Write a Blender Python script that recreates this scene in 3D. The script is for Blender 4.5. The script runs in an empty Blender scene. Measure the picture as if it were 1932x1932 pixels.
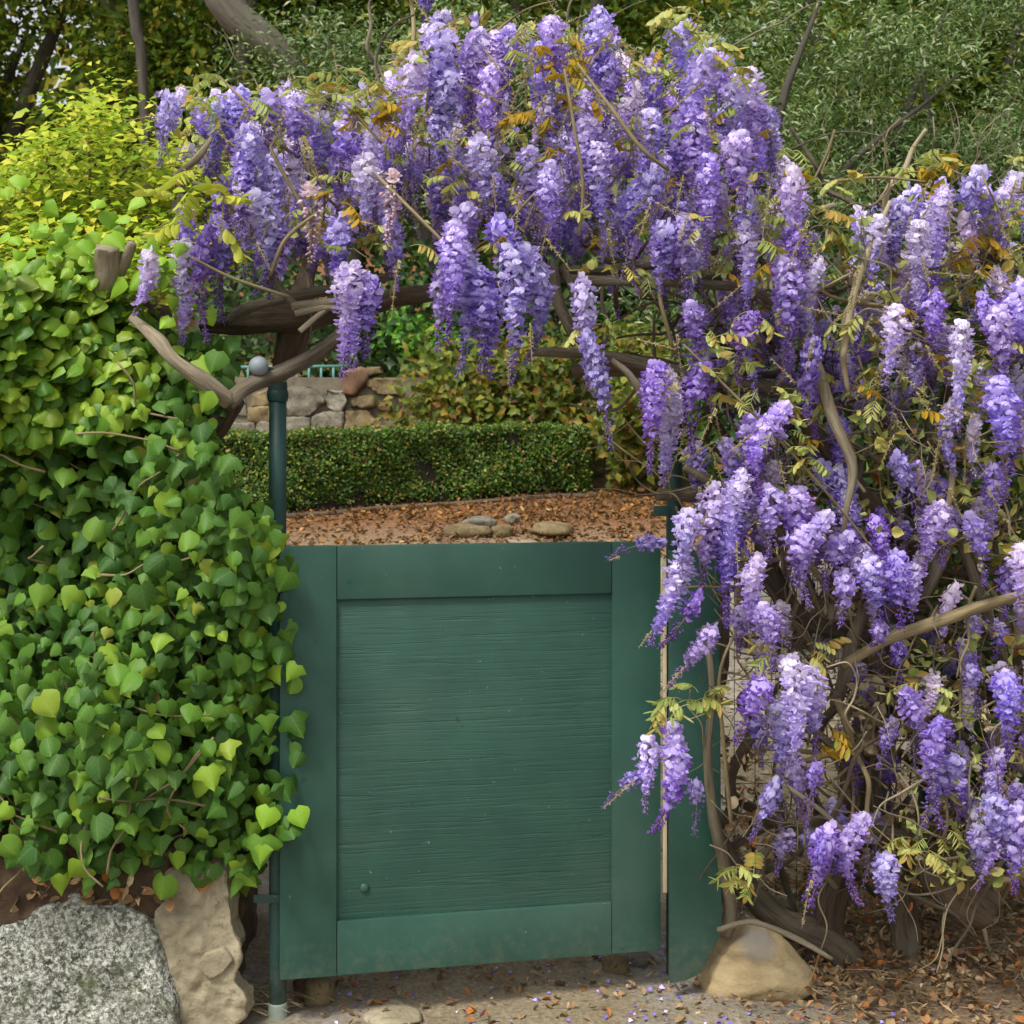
import bpy, bmesh, math
import numpy as np
from mathutils import Vector, Matrix, noise

rng = np.random.default_rng(11)
S = bpy.context.scene
COL = S.collection

# ------------------------------------------------------------------ camera, world, sun, exposure
EYE, FPX = 1.63, 2720.0            # eye height (m) and focal length in units of a 1932 px wide frame
cd = bpy.data.cameras.new('camera'); cam = bpy.data.objects.new('camera', cd); COL.objects.link(cam)
cam.location = (0, 0, EYE); cam.rotation_euler = (math.radians(90), 0, 0)
cd.sensor_width = 36; cd.lens = FPX / 1932 * 36; cd.shift_y = -(966 - 829) / 1932
cd.clip_start = .05; cd.clip_end = 400
cd.dof.use_dof = True; cd.dof.focus_distance = 4.05; cd.dof.aperture_fstop = 9
S.camera = cam
w = bpy.data.worlds.new('World'); S.world = w; w.use_nodes = True
nt = w.node_tree; nt.nodes.clear()
sky = nt.nodes.new('ShaderNodeTexSky'); sky.sky_type = 'NISHITA'; sky.sun_disc = False
SUN = Vector((-.45, -.62, 1.15)).normalized()
sky.sun_elevation = math.asin(SUN.z); sky.sun_rotation = math.atan2(SUN.x, SUN.y)
sky.dust_density = 3.0; sky.ozone_density = .6
hs = nt.nodes.new('ShaderNodeHueSaturation'); hs.inputs['Saturation'].default_value = .2
bg = nt.nodes.new('ShaderNodeBackground'); bg.inputs['Strength'].default_value = .105
wo = nt.nodes.new('ShaderNodeOutputWorld')
nt.links.new(sky.outputs[0], hs.inputs['Color']); nt.links.new(hs.outputs[0], bg.inputs['Color']); nt.links.new(bg.outputs[0], wo.inputs['Surface'])
sd = bpy.data.lights.new('sun', 'SUN'); sd.energy = 1.5; sd.angle = math.radians(12); sd.color = (1, .96, .89)
sun = bpy.data.objects.new('sun', sd); COL.objects.link(sun); sun.rotation_euler = SUN.to_track_quat('Z', 'Y').to_euler()
vs = S.view_settings; vs.view_transform = 'Standard'; vs.look = 'None'; vs.exposure = 1.0; vs.gamma = 1; vs.use_curve_mapping = False

# ------------------------------------------------------------------ helpers
def P(u, v, Y): return Vector(((u - 966) / FPX * Y, Y, EYE + (829 - v) / FPX * Y))
def hexc(h):
    h = h.lstrip('#'); c = np.array([int(h[i:i + 2], 16) / 255 for i in (0, 2, 4)])
    return np.where(c <= .04045, c / 12.92, ((c + .055) / 1.055) ** 2.4)
def lerp3(a, t):
    t = float(np.clip(t, 0, 1)) * (len(a) - 1); i = min(int(t), len(a) - 2); return a[i] + (a[i + 1] - a[i]) * (t - i)

def mk(name, V, F, mat, parent=None, attrs=None, smooth=False, M=None):
    """link V (n,3), F (m,k) as one mesh object"""
    if attrs is None and len(V) == len(tube.lc): attrs = {'lc': tube.lc}
    me = mesh(name, V, F, mat, attrs, smooth)
    return link(name, me, parent, M)
def mesh(name, V, F, mat, attrs=None, smooth=False):
    V = np.asarray(V, np.float32); F = np.asarray(F, np.int32); n = len(V); m, k = F.shape
    me = bpy.data.meshes.new(name)
    me.vertices.add(n); me.vertices.foreach_set('co', V.ravel())
    me.loops.add(m * k); me.loops.foreach_set('vertex_index', F.ravel())
    me.polygons.add(m); me.polygons.foreach_set('loop_start', np.arange(0, m * k, k, dtype=np.int32))
    if smooth: me.polygons.foreach_set('use_smooth', np.ones(m, bool))
    for key, a in (attrs or {}).items():
        a = np.asarray(a, np.float32)
        if a.ndim == 1: me.attributes.new(key, 'FLOAT', 'POINT').data.foreach_set('value', a)
        else: me.attributes.new(key, 'FLOAT_VECTOR', 'POINT').data.foreach_set('vector', a.ravel())
    me.update(calc_edges=True); me.materials.append(mat)
    return me
def link(name, me, parent=None, M=None):
    o = bpy.data.objects.new(name, me); COL.objects.link(o)
    if parent is not None:
        o.parent = parent; o.matrix_parent_inverse = parent.matrix_basis.inverted()
    if M is not None: o.matrix_basis = M
    return o
def thing(name, loc, label, cat, group=None, rz=0):
    o = bpy.data.objects.new(name, None); COL.objects.link(o); o.empty_display_size = .1
    o.matrix_basis = Matrix.Translation(Vector(loc)) @ Matrix.Rotation(rz, 4, 'Z')
    return tag(o, label, cat, group)
def tag(o, label=None, cat=None, group=None, kind=None):
    if label: o['label'] = label
    if cat: o['category'] = cat
    if group: o['group'] = group
    if kind: o['kind'] = kind
    return o
class MB:
    def __init__(s): s.V = []; s.F = []; s.A = {}; s.n = 0
    def add(s, V, F, **at):
        V = np.asarray(V, float); s.V.append(V); s.F.append(np.asarray(F) + s.n); s.n += len(V)
        for k, a in at.items():
            a = np.asarray(a, float)
            if a.ndim == 0: a = np.full(len(V), float(a))
            elif k == 'col' and a.ndim == 1: a = np.tile(a, (len(V), 1))
            s.A.setdefault(k, []).append(a)
    def arrays(s): return np.concatenate(s.V), np.concatenate(s.F), {k: np.concatenate(a) for k, a in s.A.items()}
    def build(s, name, mat, parent=None, smooth=False):
        V, F, A = s.arrays(); return mk(name, V, F, mat, parent, A, smooth)
    def mesh(s, name, mat, smooth=False):
        V, F, A = s.arrays(); return mesh(name, V, F, mat, A, smooth)

def catmull(p, n=6):
    p = np.asarray(p, float); q = np.vstack([2 * p[0] - p[1], p, 2 * p[-1] - p[-2]]); out = []
    for i in range(1, len(q) - 2):
        a, b, c, d = q[i - 1], q[i], q[i + 1], q[i + 2]
        for t in np.arange(n) / n:
            out.append(.5 * (2 * b + (c - a) * t + (2 * a - 5 * b + 4 * c - d) * t * t + (3 * b - a - 3 * c + d) * t ** 3))
    out.append(p[-1]); return np.array(out)
def tube(p, sides=8, n=6, lump=.12, seed=0):
    """p rows: x, y, z, r -> triangles of a knobbly tube, capped"""
    q = catmull(p, n); c, r = q[:, :3], np.maximum(q[:, 3], 3e-4); m = len(c)
    T = np.gradient(c, axis=0); T /= np.linalg.norm(T, axis=1)[:, None] + 1e-9
    up = np.array([0., 0, 1]) if abs(T[0][2]) < .8 else np.array([0., 1, 0]); V = []
    X = np.cross(up, T[0]); X /= np.linalg.norm(X)
    for i in range(m):
        X = X - T[i] * X.dot(T[i]); X /= np.linalg.norm(X) + 1e-9; Yv = np.cross(T[i], X)
        for k in range(sides):
            a = 2 * math.pi * k / sides; d = X * math.cos(a) + Yv * math.sin(a)
            f = 1
            if lump: f += lump * noise.noise(Vector(c[i] * 9 + d * 1.3) + Vector((seed * 7.1, 0, 0))) * 1.6 + lump * (.6 * math.sin(3 * a + i * .25 + seed) + .55 * math.sin(5 * a - i * .33 + seed * 2) + .5 * noise.noise(Vector(c[i] * 30 + d * 4)))
            V.append(c[i] + d * r[i] * f)
    V.append(c[0]); V.append(c[-1]); F = []
    for i in range(m - 1):
        for k in range(sides):
            a, b = i * sides + k, i * sides + (k + 1) % sides; F += [(a, b, b + sides), (a, b + sides, a + sides)]
    e = (m - 1) * sides
    for k in range(sides):
        F.append((m * sides, (k + 1) % sides, k)); F.append((m * sides + 1, e + k, e + (k + 1) % sides))
    al = np.concatenate([[0], np.cumsum(np.linalg.norm(np.diff(c, axis=0), axis=1))]); an = 2 * math.pi * np.arange(sides) / sides
    lc = np.stack([np.cos(an)[None] * r[:, None], np.sin(an)[None] * r[:, None], np.repeat(al[:, None], sides, 1)], 2).reshape(-1, 3) + [seed * 3.7, 0, 0]
    tube.lc = np.vstack([lc, [[seed * 3.7, 0, 0], [seed * 3.7, 0, al[-1]]]])
    return np.array(V), np.array(F)
tube.lc = ()

def basis(N, U):
    """rotation matrices (n,3,3) with columns X, Y=U-ish, Z=N"""
    N = N / (np.linalg.norm(N, axis=1)[:, None] + 1e-9); U = U - N * (U * N).sum(1)[:, None]
    U /= np.linalg.norm(U, axis=1)[:, None] + 1e-9; X = np.cross(U, N); return np.stack([X, U, N], 2)
def scatter(bases, pos, R, sc, rnd=None, cols=None):
    """merge many copies of small base meshes; bases = list of (V, F, attrs)"""
    n = len(pos); pick = rng.integers(0, len(bases), n); mb = MB()
    if rnd is None: rnd = rng.random(n)
    for bi, (V, F, A) in enumerate(bases):
        ix = np.where(pick == bi)[0]
        if not len(ix): continue
        k = len(V); s = np.asarray(sc)[ix]
        if s.ndim == 1: s = np.repeat(s[:, None], 3, 1)
        W = np.einsum('nij,nkj->nki', R[ix], V[None] * s[:, None, :]) + pos[ix][:, None, :]
        FF = (np.asarray(F)[None] + (np.arange(len(ix)) * k)[:, None, None]).reshape(-1, 3)
        at = {'rnd': np.repeat(rnd[ix], k)}
        if 'lc' in A: at['lc'] = np.tile(A['lc'], (len(ix), 1))
        if cols is not None: at['col'] = np.repeat(cols[ix], k, axis=0)
        mb.add(W.reshape(-1, 3), FF, **at)
    return mb
def unit(n): v = rng.normal(size=(n, 3)); return v / np.linalg.norm(v, axis=1)[:, None]
def inpoly(pts, poly):
    x, y = pts[:, 0], pts[:, 1]; r = np.zeros(len(pts), bool); n = len(poly)
    for i in range(n):
        (x1, y1), (x2, y2) = poly[i], poly[(i + 1) % n]
        if y1 == y2: continue
        r ^= ((y1 > y) != (y2 > y)) & (x < (x2 - x1) * (y - y1) / (y2 - y1) + x1)
    return r
def sample(poly, n, jit=True):
    p = np.array(poly, float); lo, hi = p.min(0), p.max(0); out = np.zeros((0, 2))
    while len(out) < n:
        c = lo + rng.random((n * 3, 2)) * (hi - lo); out = np.vstack([out, c[inpoly(c, poly)]])
    return out[:n]
def spaced(poly, n, tries=5):
    """best-candidate style even sampling"""
    c = sample(poly, n * tries); keep = [c[0]]; area = np.ptp(c[:, 0]) * np.ptp(c[:, 1])
    K = np.empty((n, 2)); K[0] = c[0]; k = 1; i = 1
    while k < n:
        cand = c[rng.integers(0, len(c), tries)]
        d = ((cand[:, None] - K[None, :k]) ** 2).sum(2).min(1); K[k] = cand[d.argmax()]; k += 1
    return K
def PP(uv, Y):
    uv = np.asarray(uv, float); Y = np.broadcast_to(Y, len(uv))
    return np.stack([(uv[:, 0] - 966) / FPX * Y, Y, EYE + (829 - uv[:, 1]) / FPX * Y], 1)

# ------------------------------------------------------------------ materials
def new_mat(name):
    m = bpy.data.materials.new(name); m.use_nodes = True; t = m.node_tree
    b = t.nodes['Principled BSDF']; return m, t, t.nodes, t.links, b
def ramp(N, stops, interp='LINEAR'):
    r = N.new('ShaderNodeValToRGB'); e = r.color_ramp.elements; r.color_ramp.interpolation = interp
    while len(e) > 1: e.remove(e[-1])
    for i, (p, c) in enumerate(stops):
        x = e[0] if i == 0 else e.new(p); x.position = p
        c = hexc(c) if isinstance(c, str) else c; x.color = (*c, 1)
    return r
def noise_n(N, L, scale, detail=6, rough=.6, vec=None, sx=None, dist=0):
    n = N.new('ShaderNodeTexNoise'); n.inputs['Scale'].default_value = scale; n.inputs['Detail'].default_value = detail
    n.inputs['Roughness'].default_value = rough; n.inputs['Distortion'].default_value = dist
    tc = N.new('ShaderNodeTexCoord'); o = tc.outputs['Object']
    if sx:
        mp = N.new('ShaderNodeMapping'); mp.inputs['Scale'].default_value = sx; L.new(o, mp.inputs['Vector']); o = mp.outputs[0]
    L.new(o, n.inputs['Vector']); return n
def bump(N, L, b, src, strength, dist=.01):
    bp = N.new('ShaderNodeBump'); bp.inputs['Strength'].default_value = strength; bp.inputs['Distance'].default_value = dist
    L.new(src, bp.inputs['Height']); L.new(bp.outputs[0], b.inputs['Normal']); return bp
def mixc(N, L, fac, a, b, mode='MIX'):
    x = N.new('ShaderNodeMix'); x.data_type = 'RGBA'; x.blend_type = mode
    for sock, val in ((x.inputs[0], fac), (x.inputs[6], a), (x.inputs[7], b)):
        if hasattr(val, 'is_output'): L.new(val, sock)
        elif isinstance(val, (int, float)): sock.default_value = val
        else: sock.default_value = (*(hexc(val) if isinstance(val, str) else val), 1)
    return x.outputs[2]
def math_n(N, L, op, a, b=0, c=0):
    x = N.new('ShaderNodeMath'); x.operation = op
    for sock, val in zip(x.inputs, (a, b, c)):
        if hasattr(val, 'is_output'): L.new(val, sock)
        else: sock.default_value = val
    return x.outputs[0]
def add_translucent(m, t, N, L, b, colour, fac):
    tr = N.new('ShaderNodeBsdfTranslucent'); L.new(colour, tr.inputs['Color']); mx = N.new('ShaderNodeMixShader'); mx.inputs[0].default_value = fac
    L.new(b.outputs[0], mx.inputs[1]); L.new(tr.outputs[0], mx.inputs[2]); L.new(mx.outputs[0], N['Material Output'].inputs['Surface'])
def foliage(name, stops, rough=.5, trans=.3, spec=.3, veins=False, patch=0):
    m, t, N, L, b = new_mat(name)
    a = N.new('ShaderNodeAttribute'); a.attribute_name = 'rnd'; oi = N.new('ShaderNodeObjectInfo')
    f = math_n(N, L, 'FRACT', math_n(N, L, 'ADD', a.outputs['Fac'], oi.outputs['Random']))
    r = ramp(N, stops); L.new(f, r.inputs[0]); c = r.outputs[0]
    if patch:
        n = noise_n(N, L, patch, 3); c = mixc(N, L, math_n(N, L, 'MULTIPLY', n.outputs['Fac'], .5), c, stops[0][1])
    if veins:
        lc = N.new('ShaderNodeAttribute'); lc.attribute_name = 'lc'; sp = N.new('ShaderNodeSeparateXYZ'); L.new(lc.outputs['Vector'], sp.inputs[0])
        ax = math_n(N, L, 'ABSOLUTE', sp.outputs[0])
        mid = math_n(N, L, 'LESS_THAN', ax, .018)
        wv = math_n(N, L, 'SINE', math_n(N, L, 'MULTIPLY', math_n(N, L, 'ADD', sp.outputs[1], math_n(N, L, 'MULTIPLY', ax, .9)), 26))
        sv = math_n(N, L, 'GREATER_THAN', wv, .93)
        v = math_n(N, L, 'MAXIMUM', mid, math_n(N, L, 'MULTIPLY', sv, .55))
        nz = noise_n(N, L, 30, 4)
        c = mixc(N, L, math_n(N, L, 'MULTIPLY', nz.outputs['Fac'], .35), c, '#2f5a22')
        c = mixc(N, L, math_n(N, L, 'MULTIPLY', v, .14), c, '#a9c46a')
        bump(N, L, b, nz.outputs['Fac'], .25, .004)
    L.new(c, b.inputs['Base Color']); b.inputs['Roughness'].default_value = rough; b.inputs['Specular IOR Level'].default_value = spec
    add_translucent(m, t, N, L, b, mixc(N, L, .25, c, '#b8d040'), trans)
    return m
def petal_mat(name):
    m, t, N, L, b = new_mat(name)
    a = N.new('ShaderNodeAttribute'); a.attribute_name = 'col'; oi = N.new('ShaderNodeObjectInfo')
    h = N.new('ShaderNodeHueSaturation'); L.new(a.outputs['Color'], h.inputs['Color'])
    L.new(math_n(N, L, 'MULTIPLY_ADD', oi.outputs['Random'], .03, .497), h.inputs['Hue'])
    L.new(math_n(N, L, 'MULTIPLY_ADD', math_n(N, L, 'FRACT', math_n(N, L, 'MULTIPLY', oi.outputs['Random'], 7.3)), .26, 1.05), h.inputs['Value'])
    L.new(math_n(N, L, 'MULTIPLY_ADD', math_n(N, L, 'FRACT', math_n(N, L, 'MULTIPLY', oi.outputs['Random'], 13.7)), .26, .64), h.inputs['Saturation'])
    L.new(h.outputs[0], b.inputs['Base Color']); b.inputs['Roughness'].default_value = .75; b.inputs['Specular IOR Level'].default_value = .06
    add_translucent(m, t, N, L, b, h.outputs[0], .45); return m
def bark(name, dark, light, scale=14, bs=.8):
    m, t, N, L, b = new_mat(name)
    at = N.new('ShaderNodeAttribute'); at.attribute_name = 'lc'
    def lnoise(sc, st, det=10, ro=.72, di=.3):
        mp = N.new('ShaderNodeMapping'); mp.inputs['Scale'].default_value = (1, 1, st); L.new(at.outputs['Vector'], mp.inputs['Vector'])
        q = N.new('ShaderNodeTexNoise'); q.inputs['Scale'].default_value = sc; q.inputs['Detail'].default_value = det; q.inputs['Roughness'].default_value = ro; q.inputs['Distortion'].default_value = di; L.new(mp.outputs[0], q.inputs['Vector']); return q
    n = lnoise(scale * 3.5, .12); r = ramp(N, [(.3, dark), (.5, lerp3([hexc(dark), hexc(light)], .55)), (.72, light)]); L.new(n.outputs['Fac'], r.inputs[0])
    n2 = noise_n(N, L, 3, 4); oi = N.new('ShaderNodeObjectInfo')
    c = mixc(N, L, math_n(N, L, 'MULTIPLY', n2.outputs['Fac'], .6), r.outputs[0], lerp3([hexc(dark), hexc('#6f6b5a')], .5))
    h = N.new('ShaderNodeHueSaturation'); L.new(c, h.inputs['Color']); L.new(math_n(N, L, 'MULTIPLY_ADD', oi.outputs['Random'], .5, .75), h.inputs['Value'])
    L.new(h.outputs[0], b.inputs['Base Color']); b.inputs['Roughness'].default_value = .9
    n3 = lnoise(scale * 9, .2); bump(N, L, b, math_n(N, L, 'ADD', n3.outputs['Fac'], math_n(N, L, 'MULTIPLY', n.outputs['Fac'], 2)), bs, .012); return m
def plain(name, c, rough=.6, var=.15, scale=20, bs=.1, metallic=0):
    m, t, N, L, b = new_mat(name); n = noise_n(N, L, scale, 6)
    c = hexc(c); r = ramp(N, [(.25, c * (1 - var)), (.75, np.minimum(c * (1 + var), 1))]); L.new(n.outputs['Fac'], r.inputs[0])
    L.new(r.outputs[0], b.inputs['Base Color']); b.inputs['Roughness'].default_value = rough; b.inputs['Metallic'].default_value = metallic
    if bs: bump(N, L, b, n.outputs['Fac'], bs, .004)
    return m
def green_paint(name, grain, c0='#284a40', c1='#33594c'):
    m, t, N, L, b = new_mat(name)
    n = noise_n(N, L, 4, 8, .65); r = ramp(N, [(.3, c0), (.7, c1)]); L.new(n.outputs['Fac'], r.inputs[0]); c = r.outputs[0]
    # dust and dull greyish weathering, small chips
    d = noise_n(N, L, 1.7, 5, .6); rr = ramp(N, [(.5, (0, 0, 0)), (.72, (1, 1, 1))]); L.new(d.outputs['Fac'], rr.inputs[0])
    c = mixc(N, L, math_n(N, L, 'MULTIPLY', rr.outputs[0], .4), c, '#4d6157')
    sp = noise_n(N, L, 55, 2); r2 = ramp(N, [(.735, (0, 0, 0)), (.76, (1, 1, 1))]); L.new(sp.outputs['Fac'], r2.inputs[0])
    c = mixc(N, L, math_n(N, L, 'MULTIPLY', r2.outputs[0], .5), c, '#7d9488')
    sp2 = noise_n(N, L, 23, 3); r3 = ramp(N, [(.7, (0, 0, 0)), (.73, (1, 1, 1))]); L.new(sp2.outputs['Fac'], r3.inputs[0])
    c = mixc(N, L, math_n(N, L, 'MULTIPLY', r3.outputs[0], .6), c, '#1d3a30')
    fine = noise_n(N, L, 160, 4, .6)
    geo = N.new('ShaderNodeNewGeometry'); sz_ = N.new('ShaderNodeSeparateXYZ'); L.new(geo.outputs['Position'], sz_.inputs[0]); mud = noise_n(N, L, 30, 8, .7)
    rmud = ramp(N, [(0, (0, 0, 0)), (.3, (1, 1, 1))]); L.new(math_n(N, L, 'SUBTRACT', math_n(N, L, 'MULTIPLY', mud.outputs['Fac'], .9), math_n(N, L, 'MULTIPLY_ADD', sz_.outputs[2], 1.1, .22)), rmud.inputs[0])
    c = mixc(N, L, math_n(N, L, 'MULTIPLY', rmud.outputs[0], .3), c, '#7d7562')
    if grain:
        g = noise_n(N, L, 1, 7, .62, sx=(2.6, 30, 70), dist=.9)
        g2 = noise_n(N, L, 1, 6, .7, sx=(5, 30, 210), dist=.4)
        rg = ramp(N, [(.32, (0, 0, 0)), (.46, (.75, .75, .75)), (.7, (1, 1, 1))]); L.new(g.outputs['Fac'], rg.inputs[0])
        hgt = math_n(N, L, 'ADD', rg.outputs[0], math_n(N, L, 'MULTIPLY', g2.outputs['Fac'], .55))
        crack = ramp(N, [(.27, (1, 1, 1)), (.36, (0, 0, 0))]); L.new(g.outputs['Fac'], crack.inputs[0])
        c = mixc(N, L, math_n(N, L, 'MULTIPLY', crack.outputs[0], .55), c, '#1f443a')
        bump(N, L, b, hgt, .62, .003)
    else:
        g = noise_n(N, L, 1, 6, .6, sx=(70, 30, 5), dist=.2)
        bump(N, L, b, math_n(N, L, 'ADD', math_n(N, L, 'MULTIPLY', g.outputs['Fac'], .6), math_n(N, L, 'MULTIPLY', fine.outputs['Fac'], .6)), .5, .0014)
    L.new(c, b.inputs['Base Color']); b.inputs['Roughness'].default_value = .5; b.inputs['Specular IOR Level'].default_value = .35; return m
def stone_mat(name, cols, scale=7, bs=.6, spots=None):
    m, t, N, L, b = new_mat(name)
    n = noise_n(N, L, scale, 10, .65); k = len(cols); r = ramp(N, [(.28 + .44 * i / (k - 1), c) for i, c in enumerate(cols)]); L.new(n.outputs['Fac'], r.inputs[0])
    oi = N.new('ShaderNodeObjectInfo'); h = N.new('ShaderNodeHueSaturation'); L.new(r.outputs[0], h.inputs['Color'])
    L.new(math_n(N, L, 'MULTIPLY_ADD', oi.outputs['Random'], .4, .8), h.inputs['Value']); c = h.outputs[0]
    if spots:
        s = noise_n(N, L, scale * 6, 5, .7); rs = ramp(N, [(.55, (0, 0, 0)), (.66, (1, 1, 1))]); L.new(s.outputs['Fac'], rs.inputs[0]); c = mixc(N, L, rs.outputs[0], c, spots)
    L.new(c, b.inputs['Base Color']); b.inputs['Roughness'].default_value = .9
    f = noise_n(N, L, scale * 7, 10, .7); bump(N, L, b, f.outputs['Fac'], bs, .01); return m
def rock_mat(name):
    m, t, N, L, b = new_mat(name)
    n = noise_n(N, L, 7, 10, .7, sx=(.7, .7, 2.2), dist=.5); r = ramp(N, [(.3, '#8f7b58'), (.48, '#ad9870'), (.7, '#c6b48c')]); L.new(n.outputs['Fac'], r.inputs[0]); c = r.outputs[0]
    s = noise_n(N, L, 90, 6, .8); rs = ramp(N, [(.5, (0, 0, 0)), (.68, (1, 1, 1))]); L.new(s.outputs['Fac'], rs.inputs[0]); c = mixc(N, L, math_n(N, L, 'MULTIPLY', rs.outputs[0], .25), c, '#6c5d48')
    tc = N.new('ShaderNodeTexCoord'); vm = N.new('ShaderNodeVectorMath'); vm.operation = 'DISTANCE'; L.new(tc.outputs['Object'], vm.inputs[0]); vm.inputs[1].default_value = (.0, -.075, .065)
    d = math_n(N, L, 'ADD', vm.outputs['Value'], math_n(N, L, 'MULTIPLY', n.outputs['Fac'], .04)); rg = ramp(N, [(.055, (1, 1, 1)), (.085, (0, 0, 0))]); L.new(d, rg.inputs[0]); c = mixc(N, L, math_n(N, L, 'MULTIPLY', rg.outputs[0], .75), c, '#8b8880')
    sp = N.new('ShaderNodeSeparateXYZ'); L.new(tc.outputs['Object'], sp.inputs[0]); rb = ramp(N, [(.0, (1, 1, 1)), (1, (0, 0, 0))]); L.new(math_n(N, L, 'MULTIPLY', math_n(N, L, 'ADD', sp.outputs[2], math_n(N, L, 'MULTIPLY', n.outputs['Fac'], .03)), 18), rb.inputs[0])
    L.new(c, b.inputs['Base Color']); b.inputs['Roughness'].default_value = .9; h = math_n(N, L, 'ADD', math_n(N, L, 'MULTIPLY', n.outputs['Fac'], 1.4), s.outputs['Fac']); bump(N, L, b, h, .7, .008); return m
def lichen_mat(name):
    m, t, N, L, b = new_mat(name)
    n = noise_n(N, L, 5, 12, .75); r = ramp(N, [(.3, '#57544a'), (.5, '#76736a'), (.7, '#928f7e')]); L.new(n.outputs['Fac'], r.inputs[0]); c = r.outputs[0]
    w1 = noise_n(N, L, 95, 10, .8, dist=.1); rw = ramp(N, [(.47, (0, 0, 0)), (.55, (1, 1, 1))]); L.new(w1.outputs['Fac'], rw.inputs[0])
    msk = noise_n(N, L, 3.2, 5, .6); rm = ramp(N, [(.36, (0, 0, 0)), (.5, (1, 1, 1))]); L.new(msk.outputs['Fac'], rm.inputs[0])
    c = mixc(N, L, math_n(N, L, 'MULTIPLY', rw.outputs[0], rm.outputs[0]), c, '#d2d5ca')
    d1 = noise_n(N, L, 60, 10, .82, dist=.1); rd = ramp(N, [(.5, (0, 0, 0)), (.56, (1, 1, 1))]); L.new(d1.outputs['Fac'], rd.inputs[0])
    c = mixc(N, L, math_n(N, L, 'MULTIPLY', rd.outputs[0], .97), c, '#2f3322')
    d2 = noise_n(N, L, 11, 6, .7); r2 = ramp(N, [(.6, (0, 0, 0)), (.68, (1, 1, 1))]); L.new(d2.outputs['Fac'], r2.inputs[0])
    c = mixc(N, L, math_n(N, L, 'MULTIPLY', r2.outputs[0], .6), c, '#5c6440')
    big = noise_n(N, L, 4.5, 6, .65, dist=.5); rb_ = ramp(N, [(.46, (0, 0, 0)), (.56, (1, 1, 1))]); L.new(big.outputs['Fac'], rb_.inputs[0]); c = mixc(N, L, math_n(N, L, 'MULTIPLY', rb_.outputs[0], .4), c, '#55564a')
    mo = noise_n(N, L, 7, 8, .75, dist=.3); rmo = ramp(N, [(.55, (0, 0, 0)), (.64, (1, 1, 1))]); L.new(mo.outputs['Fac'], rmo.inputs[0]); c = mixc(N, L, math_n(N, L, 'MULTIPLY', rmo.outputs[0], .75), c, '#4d5730')
    L.new(c, b.inputs['Base Color']); b.inputs['Roughness'].default_value = .95; bump(N, L, b, math_n(N, L, 'SUBTRACT', w1.outputs['Fac'], d1.outputs['Fac']), .5, .006); return m
def ground_mat(name):
    m, t, N, L, b = new_mat(name)
    n = noise_n(N, L, 2.2, 10, .7); r = ramp(N, [(.3, '#7a6c52'), (.5, '#99896a'), (.7, '#b3a283')]); L.new(n.outputs['Fac'], r.inputs[0]); c = r.outputs[0]
    g = noise_n(N, L, 70, 8, .75); rg = ramp(N, [(.38, '#4d4436'), (.52, '#8b7e66'), (.68, '#b9ad95')]); L.new(g.outputs['Fac'], rg.inputs[0]); c = mixc(N, L, .55, c, rg.outputs[0])
    vo = N.new('ShaderNodeTexVoronoi'); vo.inputs['Scale'].default_value = 45; tc = N.new('ShaderNodeTexCoord'); L.new(tc.outputs['Object'], vo.inputs['Vector'])
    n4 = noise_n(N, L, 1.3, 4); rm = ramp(N, [(.45, (0, 0, 0)), (.6, (1, 1, 1))]); L.new(n4.outputs['Fac'], rm.inputs[0])
    hs = N.new('ShaderNodeHueSaturation'); hs.inputs['Saturation'].default_value = .18; hs.inputs['Value'].default_value = .5; L.new(vo.outputs['Color'], hs.inputs['Color'])
    c = mixc(N, L, math_n(N, L, 'MULTIPLY', rm.outputs[0], .4), c, hs.outputs[0])
    geo = N.new('ShaderNodeNewGeometry'); sp = N.new('ShaderNodeSeparateXYZ'); L.new(geo.outputs['Position'], sp.inputs[0])
    # bark mulch under the hedge further up the slope, leaf mould to the right
    up = ramp(N, [(0, (0, 0, 0)), (1, (1, 1, 1))]); L.new(math_n(N, L, 'MULTIPLY', math_n(N, L, 'SUBTRACT', sp.outputs[1], 8.7), 1.2), up.inputs[0])
    rt = ramp(N, [(0, (0, 0, 0)), (1, (1, 1, 1))]); L.new(math_n(N, L, 'MULTIPLY', math_n(N, L, 'SUBTRACT', math_n(N, L, 'ADD', sp.outputs[0], math_n(N, L, 'MULTIPLY', n.outputs['Fac'], .6)), 1.0), 2.), rt.inputs[0])
    mould = ramp(N, [(.35, '#55432f'), (.5, '#7a6347'), (.65, '#a08763')]); L.new(g.outputs['Fac'], mould.inputs[0])
    mulch = ramp(N, [(.35, '#4a2f1c'), (.5, '#7d5330'), (.65, '#a87a4c')]); L.new(g.outputs['Fac'], mulch.inputs[0])
    c = mixc(N, L, math_n(N, L, 'MULTIPLY', math_n(N, L, 'MULTIPLY', rt.outputs[0], math_n(N, L, 'LESS_THAN', sp.outputs[1], 4.75)), .85), c, mould.outputs[0]); c = mixc(N, L, up.outputs[0], c, mulch.outputs[0])
    L.new(c, b.inputs['Base Color']); b.inputs['Roughness'].default_value = .95
    bump(N, L, b, math_n(N, L, 'ADD', g.outputs['Fac'], math_n(N, L, 'MULTIPLY', vo.outputs['Distance'], .6)), .8, .012); return m

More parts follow.
